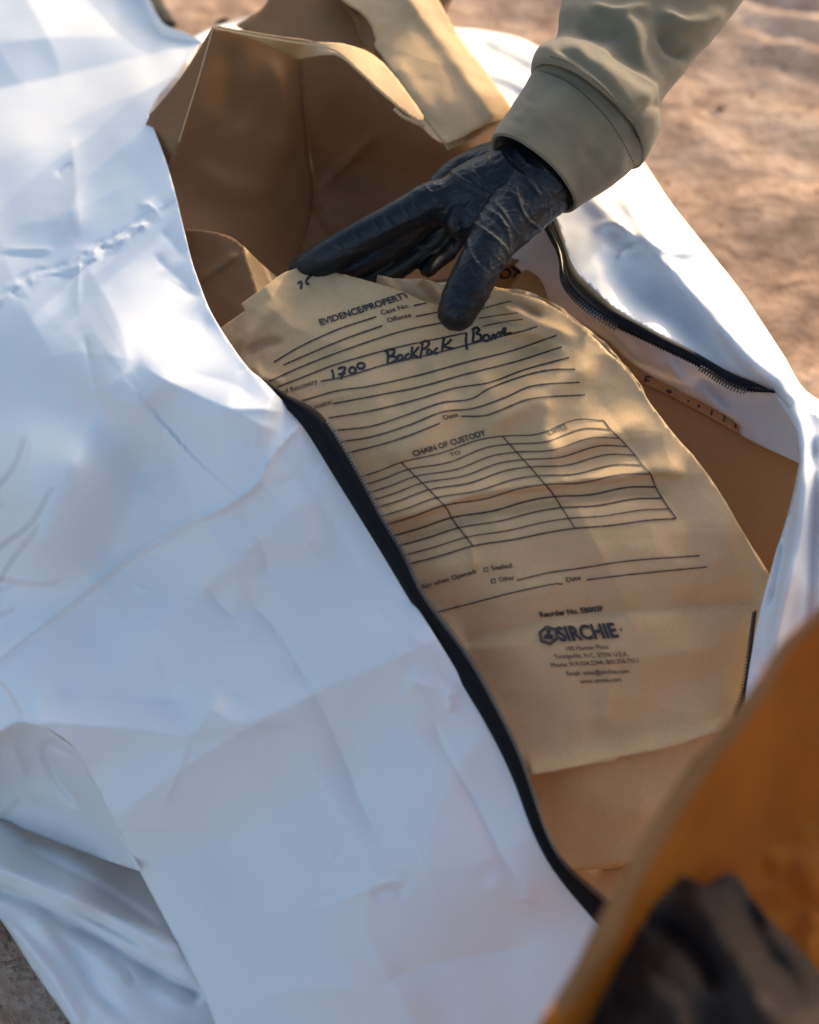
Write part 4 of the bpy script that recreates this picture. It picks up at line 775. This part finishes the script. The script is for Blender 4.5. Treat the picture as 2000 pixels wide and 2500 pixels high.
# ------------------------------------------------------------ the person: gloved right hand and sleeve reaching in from the top right
def cap_chain(bm, chain, seg=18):
    """chain of (px, py, depth, radius px): tapered capsule pieces joined later by a voxel remesh"""
    C = [(at_depth(np.array(float(c[0])), np.array(float(c[1])), np.array(float(c[2]))), c[3]*KX*c[2]) for c in chain]
    P = []; 
    for i in range(len(C)-1):
        for k in range(8):
            f = k/8; P.append((C[i][0]*(1-f)+C[i+1][0]*f, C[i][1]*(1-f)+C[i+1][1]*f))
    P.append(C[-1])
    # smooth the centre line and radii
    X = np.array([p[0] for p in P]); Rr = np.array([p[1] for p in P])
    for _ in range(6):
        X[1:-1] = (X[:-2]+2*X[1:-1]+X[2:])/4; Rr[1:-1] = (Rr[:-2]+2*Rr[1:-1]+Rr[2:])/4
    # hemispherical ends
    def ends(X, Rr, e):
        d = X[0]-X[1] if e == 0 else X[-1]-X[-2]; d /= np.linalg.norm(d); x0 = X[0] if e == 0 else X[-1]; r = Rr[0] if e == 0 else Rr[-1]
        k = [(x0+d*r*math.sin(a), r*math.cos(a)) for a in (R(20), R(40), R(58), R(74), R(86))]
        return k
    e0 = ends(X, Rr, 0)[::-1]; e1 = ends(X, Rr, 1)
    X = np.array([k[0] for k in e0]+list(X)+[k[0] for k in e1]); Rr = np.array([k[1] for k in e0]+list(Rr)+[k[1] for k in e1])
    T = np.gradient(X, axis=0); T /= np.linalg.norm(T, axis=1)[:, None]; ref = -FWD; rings = []
    for i in range(len(X)):
        a = np.cross(T[i], ref); a /= np.linalg.norm(a); b = np.cross(a, T[i])
        rings.append([bm.verts.new(X[i]+Rr[i]*(math.cos(2*math.pi*k/seg)*a+math.sin(2*math.pi*k/seg)*b)) for k in range(seg)])
    for i in range(len(rings)-1):
        for k in range(seg): bm.faces.new((rings[i][k], rings[i][(k+1) % seg], rings[i+1][(k+1) % seg], rings[i+1][k]))
    bm.faces.new(rings[0][::-1]); bm.faces.new(rings[-1])
hand = [
    [(1400, 330, 1.185, 78), (1330, 400, 1.175, 92), (1290, 430, 1.17, 98), (1230, 455, 1.165, 92), (1150, 475, 1.165, 78), (1090, 495, 1.165, 58)],          # palm towards the index
    [(1330, 400, 1.185, 80), (1250, 410, 1.20, 66), (1160, 415, 1.21, 50), (1112, 430, 1.215, 42)],                               # back of hand, middle knuckle
    [(1330, 390, 1.20, 70), (1260, 385, 1.22, 52), (1190, 392, 1.235, 44), (1150, 405, 1.24, 38)],                                # ring knuckle
    [(1330, 420, 1.20, 70), (1260, 430, 1.23, 55), (1200, 430, 1.25, 40)],
    [(1150, 480, 1.165, 62), (1085, 487, 1.163, 52), (1050, 492, 1.162, 50), (1000, 520, 1.163, 45), (900, 572, 1.17, 43), (860, 592, 1.172, 41), (800, 628, 1.18, 43), (760, 652, 1.19, 42), (740, 664, 1.195, 38)],     # index
    [(1160, 420, 1.21, 46), (1105, 436, 1.213, 44), (1040, 520, 1.205, 44), (960, 590, 1.205, 42), (880, 640, 1.20, 38), (810, 676, 1.20, 34), (770, 696, 1.20, 28)], # middle
    [(1180, 400, 1.235, 42), (1145, 412, 1.24, 40), (1090, 520, 1.238, 38), (1030, 600, 1.232, 38), (960, 655, 1.222, 36), (900, 690, 1.21, 32)],      # ring
    [(1240, 430, 1.25, 40), (1200, 440, 1.255, 38), (1140, 540, 1.25, 33), (1095, 600, 1.245, 30), (1065, 635, 1.235, 26), (1045, 655, 1.225, 22)],      # little
    [(1350, 420, 1.165, 84), (1305, 470, 1.155, 84), (1258, 520, 1.145, 76), (1205, 580, 1.13, 62), (1178, 635, 1.12, 54), (1150, 690, 1.115, 55), (1128, 735, 1.115, 52), (1116, 760, 1.115, 49)],   # thumb
    [(1250, 480, 1.16, 82), (1170, 530, 1.155, 62), (1130, 540, 1.155, 45)],                                                       # web between thumb and index
    [(1330, 400, 1.175, 104), (1420, 300, 1.20, 92), (1500, 200, 1.22, 88)],
]
bm = bmesh.new()
for c in hand: cap_chain(bm, c)
me = bpy.data.meshes.new('tmp'); bm.to_mesh(me); bm.free(); tmp = bpy.data.objects.new('tmp', me); COL.objects.link(tmp)
m = tmp.modifiers.new('r', 'REMESH'); m.mode = 'VOXEL'; m.voxel_size = 0.0009; m = tmp.modifiers.new('s', 'SMOOTH'); m.factor = 0.5; m.iterations = 14
bpy.context.view_layer.update(); ev_ = tmp.evaluated_get(bpy.context.evaluated_depsgraph_get()); gm = ev_.to_mesh()
GV = np.array([v.co[:] for v in gm.vertices]); GN = np.array([v.normal[:] for v in gm.vertices]); GF = [tuple(p.vertices) for p in gm.polygons]
ev_.to_mesh_clear(); bpy.data.objects.remove(tmp)
gx, gy, gd = to_px(GV)
facing = np.clip((GN@(-FWD))*2+0.4, 0, 1)
H_r = [ # glove folds: (points, amp, wa, wb, prof)
    ([(1085, 405), (1130, 440), (1180, 470), (1230, 520), (1260, 570)], .0022, 7, 9, 'g'), ([(1135, 385), (1160, 430), (1200, 460), (1250, 470), (1290, 510)], .0022, 7, 9, 'g'),
    ([(1180, 365), (1200, 400), (1190, 440), (1150, 470)], .0018, 6, 8, 'g'), ([(1215, 350), (1240, 400), (1290, 440), (1330, 500)], .0024, 8, 9, 'g'), ([(1250, 350), (1290, 400), (1350, 430), (1385, 470)], .0022, 8, 8, 'g'),
    ([(1300, 370), (1330, 420), (1370, 450)], .0018, 7, 7, 'g'), ([(1170, 500), (1220, 530), (1245, 580), (1240, 620)], .0022, 7, 8, 'g'), ([(1130, 520), (1180, 560), (1230, 600), (1250, 640)], .0020, 6, 8, 'g'),
    ([(1100, 500), (1120, 560), (1110, 620), (1100, 680)], .0016, 8, 7, 'g'), ([(1140, 560), (1150, 620), (1190, 670)], .0014, 6, 7, 'g'), ([(1260, 480), (1290, 540), (1330, 560)], .0020, 7, 7, 'g'), ([(1230, 440), (1260, 460), (1270, 520)], .0016, 6, 7, 'g'),
    ([(1030, 440), (1060, 480), (1100, 510)], .0016, 6, 7, 'g'), ([(1000, 470), (1020, 510), (1070, 540)], .0018, 6, 7, 'g'), ([(975, 480), (1000, 530), (1050, 560)], .0014, 5, 6, 'g'), ([(930, 510), (955, 545), (1000, 580)], .0016, 6, 7, 'g'),
    ([(905, 520), (925, 560), (960, 600)], .0012, 5, 6, 'g'), ([(860, 550), (880, 590), (920, 620)], .0010, 5, 6, 'g'), ([(790, 590), (830, 600), (860, 640)], .0008, 6, 6, 'g'), ([(1075, 745), (1110, 752), (1165, 742)], .0016, 5, 6, 'g'),
    ([(1090, 700), (1120, 720), (1180, 700)], .0010, 6, 6, 'g'), ([(1110, 760), (1120, 790), (1130, 812)], .0010, 5, 5, 'g'), ([(1080, 600), (1000, 600), (900, 610), (800, 640)], .0016, 8, 10, 'g'), ([(1330, 520), (1350, 500), (1390, 490)], .0018, 7, 7, 'g'),
    ([(1150, 480), (1130, 500), (1100, 560)], -.0020, 8, 8, 'g'), ([(1200, 480), (1210, 520), (1180, 560)], -.0014, 6, 6, 'g'), ([(1050, 520), (980, 545), (900, 590)], .0010, 7, 9, 'g')]
H_r = [(r[0], r[1]*.45, r[2]*.62, r[3]*.75, r[4]) for r in H_r]
e = ridges(gx, gy, H_r)*facing
# fine pleats that run across the fingers and around the wrist, anywhere on the surface
s1 = (gx*0.8-gy*0.35); pl_ = fnoise(s1*1.0, gy*0.3+gx*0.1+gd*900, 26, 81, 2)
wr = np.clip((gx-900)/200, 0.25, 1)
pl2 = 1-np.abs(fnoise(gx+gd*700, gy, 44, 83, 2))*1.6
pl3 = 1-np.abs(fnoise(gx*0.55+gy*0.85+gd*300, (gy*0.55-gx*0.85)*0.3, 17, 85, 2))*2.0
e += pl_*.00025*wr+np.clip(pl2, -1, 1)**3*.0004*wr+np.clip(pl3, 0, 1)**2*.0004*wr
# wrist gathers under the cuff
GV2 = GV+GN*e[:, None]
hand_root = empty('person', tuple(at_depth(np.array(1340.), np.array(400.), np.array(1.2))), 'person reaching in from the top right with a black gloved hand and olive tan sleeve', 'person')
mg, t, b, out = mat_new('black_nitrile'); co = coords(t)
n1 = N(t, 'ShaderNodeTexNoise', Scale=30.0, Detail=3.0); t.links.new(co, n1.inputs['Vector'])
c = ramp(t, n1.outputs[0], [(0.3, (0.0035, 0.005, 0.008)), (0.7, (0.006, 0.009, 0.013))]); t.links.new(c, b.inputs['Base Color'])
b.inputs['Roughness'].default_value = 0.36; b.inputs['Specular IOR Level'].default_value = 0.32
n2 = N(t, 'ShaderNodeTexNoise', Scale=150.0, Detail=4.0, Distortion=1.2); t.links.new(co, n2.inputs['Vector'])
n3 = N(t, 'ShaderNodeTexNoise', Scale=2600.0, Detail=1.0); t.links.new(co, n3.inputs['Vector'])
b1_ = N(t, 'ShaderNodeBump', Strength=0.3, Distance=0.002); t.links.new(n2.outputs[0], b1_.inputs['Height'])
b2_ = N(t, 'ShaderNodeBump', Strength=0.25, Distance=0.0002); t.links.new(n3.outputs[0], b2_.inputs['Height']); t.links.new(b1_.outputs[0], b2_.inputs['Normal']); t.links.new(b2_.outputs[0], b.inputs['Normal'])
glove = mesh_obj('glove', GV2, GF, mg); adopt(glove, hand_root)

# forearm inside the sleeve, continuing out of the picture to the shoulder
arm = tube('forearm', px_path([(1370, 360, 1.19), (1500, 180, 1.22), (1650, -60, 1.27), (1850, -350, 1.36), (2050, -650, 1.45), (2200, -900, 1.5)], 'd', 30), 0.030, M_SKIN, hand_root, 16)

# sleeve
sm, t, b, out = mat_new('olive_tan_twill'); co = coords(t)
mp = N(t, 'ShaderNodeMapping'); mp.inputs['Rotation'].default_value = (0.3, 0.5, 0.8); mp.inputs['Scale'].default_value = (1, 1, 1); t.links.new(co, mp.inputs['Vector'])
wv = N(t, 'ShaderNodeTexWave', Scale=1100.0, Distortion=0.3, Detail=1.0); wv.inputs['Detail Scale'].default_value = 4.0; t.links.new(mp.outputs[0], wv.inputs['Vector'])
n1 = N(t, 'ShaderNodeTexNoise', Scale=16.0, Detail=6.0); t.links.new(co, n1.inputs['Vector'])
mx = N(t, 'ShaderNodeMix', data_type='FLOAT'); mx.inputs[0].default_value = 0.04; t.links.new(n1.outputs[0], mx.inputs[2]); t.links.new(wv.outputs[0], mx.inputs[3])
c = ramp(t, mx.outputs[0], [(0.25, (0.155, 0.122, 0.072)), (0.75, (0.235, 0.188, 0.115))]); t.links.new(c, b.inputs['Base Color'])
b.inputs['Roughness'].default_value = 0.85; b.inputs['Specular IOR Level'].default_value = 0.2; b.inputs['Sheen Weight'].default_value = 0.25
b1_ = N(t, 'ShaderNodeBump', Strength=0.12, Distance=0.0004); b1_.inputs['Strength'].default_value = 0.0
n5 = N(t, 'ShaderNodeTexNoise', Scale=1400.0, Detail=2.0); t.links.new(co, n5.inputs['Vector']); t.links.new(n5.outputs[0], b1_.inputs['Height']); b1_.inputs['Strength'].default_value = 0.5; b1_.inputs['Distance'].default_value = 0.0008
b2_ = N(t, 'ShaderNodeBump', Strength=0.35, Distance=0.006); t.links.new(n1.outputs[0], b2_.inputs['Height']); t.links.new(b1_.outputs[0], b2_.inputs['Normal']); t.links.new(b2_.outputs[0], b.inputs['Normal'])
def sleeve_mesh(rings, nseg=120, per=10, tilt=0.30, rl=(), noise_amp=.0012):
    """rings: (Lx, Ly, Rx, Ry, depth, roundness)"""
    Rg = np.array(rings, float); n = len(Rg); u = np.arange(0, n-1+1e-6, 1/per)
    def cr(col):
        out = []
        for x in u:
            i = min(int(x), n-2); f = x-i; p = [Rg[max(i-1, 0), col], Rg[i, col], Rg[i+1, col], Rg[min(i+2, n-1), col]]
            out.append(0.5*((2*p[1])+(-p[0]+p[2])*f+(2*p[0]-5*p[1]+4*p[2]-p[3])*f*f+(-p[0]+3*p[1]-3*p[2]+p[3])*f**3))
        return np.array(out)
    Lx, Ly, Rx, Ry, D, Ro = [cr(k) for k in range(6)]
    Lp = at_depth(Lx, Ly, D); Rp = at_depth(Rx, Ry, D); C = (Lp+Rp)/2; E1 = (Rp-Lp)/2; a = np.linalg.norm(E1, axis=1)
    T = np.gradient(C, axis=0); T /= np.linalg.norm(T, axis=1)[:, None]
    V = []
    for i in range(len(u)):
        e1 = E1[i]/a[i]; e2 = -FWD-(-FWD@e1)*e1; e2 = e2/np.linalg.norm(e2); e2 = e2*math.sqrt(1-tilt**2)+T[i]*tilt
        for k in range(nseg):
            th = 2*math.pi*k/nseg; V.append(C[i]+e1*a[i]*math.cos(th)+e2*a[i]*Ro[i]*math.sin(th))
    V = np.array(V); m = len(u); F = []
    for i in range(m-1):
        for k in range(nseg): F.append((i*nseg+k, i*nseg+(k+1) % nseg, (i+1)*nseg+(k+1) % nseg, (i+1)*nseg+k))
    me = bpy.data.meshes.new('t'); me.from_pydata([tuple(v) for v in V], [], F); me.update()
    Nn = np.array([v.normal[:] for v in me.vertices]); cc = np.repeat(C, nseg, axis=0)
    if np.mean(np.sum(Nn*(V-cc), axis=1)) < 0: Nn = -Nn; F = [f[::-1] for f in F]
    bpy.data.meshes.remove(me)
    x, y, d = to_px(V); fc = np.clip((Nn@(-FWD))*2.5+.3, 0, 1)
    e = ridges(x, y, rl)*fc+fnoise(x+d*500, y, 90, 91, 3)*noise_amp
    return V+Nn*e[:, None], F
cuff_r = [(1203, 337, 1403, 513, 1.155, .80), (1228, 292, 1474, 462, 1.165, .78), (1262, 240, 1520, 432, 1.172, .76), (1290, 190, 1556, 406, 1.18, .74), (1300, 172, 1572, 395, 1.183, .72), (1322, 145, 1580, 365, 1.187, .68)]
cuff_f = [([(1300, 330), (1360, 250), (1420, 215)], .0025, 30, 30, 'g'), ([(1420, 400), (1470, 340), (1500, 300)], -.0025, 24, 24, 'g'), ([(1260, 300), (1300, 250)], .0015, 16, 16, 'g'), ([(1500, 440), (1520, 380), (1510, 330)], .002, 14, 18, 'g')]
V, F = sleeve_mesh(cuff_r, rl=cuff_f); cuff = mesh_obj('cuff', V, F, sm); CV, CF = V, F
sl_r = [(1299, 176, 1572, 400, 1.181, .76), (1297, 158, 1590, 376, 1.182, .80), (1306, 130, 1611, 322, 1.187, .79), (1330, 108, 1611, 280, 1.195, .74), (1360, 90, 1616, 248, 1.205, .68), (1368, 35, 1668, 186, 1.22, .70), (1377, 0, 1725, 112, 1.235, .72),
        (1400, -90, 1790, 32, 1.255, .74), (1450, -190, 1868, -75, 1.28, .76), (1560, -360, 2010, -250, 1.33, .8), (1750, -600, 2200, -480, 1.40, .8), (1900, -850, 2400, -720, 1.46, .85)]
sl_f = [([(1345, 105), (1420, 150), (1480, 200), (1530, 270), (1560, 330)], -.0030, 14, 10, 'g', .1), ([(1500, 20), (1540, 80), (1560, 150), (1600, 230)], .006, 26, 20, 'g'), ([(1610, 60), (1640, 120), (1690, 140)], -.007, 18, 16, 'g'), ([(1600, 20), (1680, 60), (1780, 20)], .006, 16, 20, 'g'),
        ([(1400, 60), (1470, 90), (1540, 60)], -.004, 24, 20, 'g'), ([(1430, 10), (1500, 30), (1600, 10)], .004, 14, 14, 'g'), ([(1560, 260), (1610, 200), (1690, 150)], .004, 20, 16, 'g'), ([(1540, 300), (1580, 260), (1620, 250)], -.004, 10, 10, 'g'), ([(1380, 130), (1450, 110), (1500, 150)], .0025, 18, 18, 'g')]
V, F = sleeve_mesh(sl_r, rl=sl_f, per=12); sleeve = mesh_obj('sleeve', V, F, sm); adopt(sleeve, hand_root)
cuff.parent = sleeve; cuff.matrix_parent_inverse = sleeve.matrix_world.inverted()
for o in (cuff, sleeve):
    m = o.modifiers.new('thickness', 'SOLIDIFY'); m.thickness = 0.0022; m.offset = -1
s_bvh = BVHTree.FromPolygons([tuple(v) for v in V], F); c_bvh = BVHTree.FromPolygons([tuple(v) for v in CV], CF)
def dashes(path, on=6, gap=3.5):
    pl = catmull(path, 1.0); out = []; i = 0
    while i+on < len(pl): out.append(([tuple(pl[i]), tuple(pl[i+int(on)])], 2.4)); i += int(on+gap)
    return out
seam = [(1304, 160), (1330, 150), (1375, 165), (1424, 195), (1488, 258), (1530, 318), (1552, 360), (1570, 400)]
V1, F1 = ribbons(s_bvh, dashes([(x+14, y-13) for x, y in seam[1:-1]]), 0.0006, 3)
V2, F2 = ribbons(c_bvh, dashes([(x-12, y+22) for x, y in seam[1:]]), 0.0006, 3)
st = mesh_obj('stitching', list(V1)+list(V2), F1+[tuple(len(V1)+i for i in f) for f in F2], M_STITCH, None, False); st.parent = sleeve; st.matrix_parent_inverse = sleeve.matrix_world.inverted()
print('SCENE BUILT')
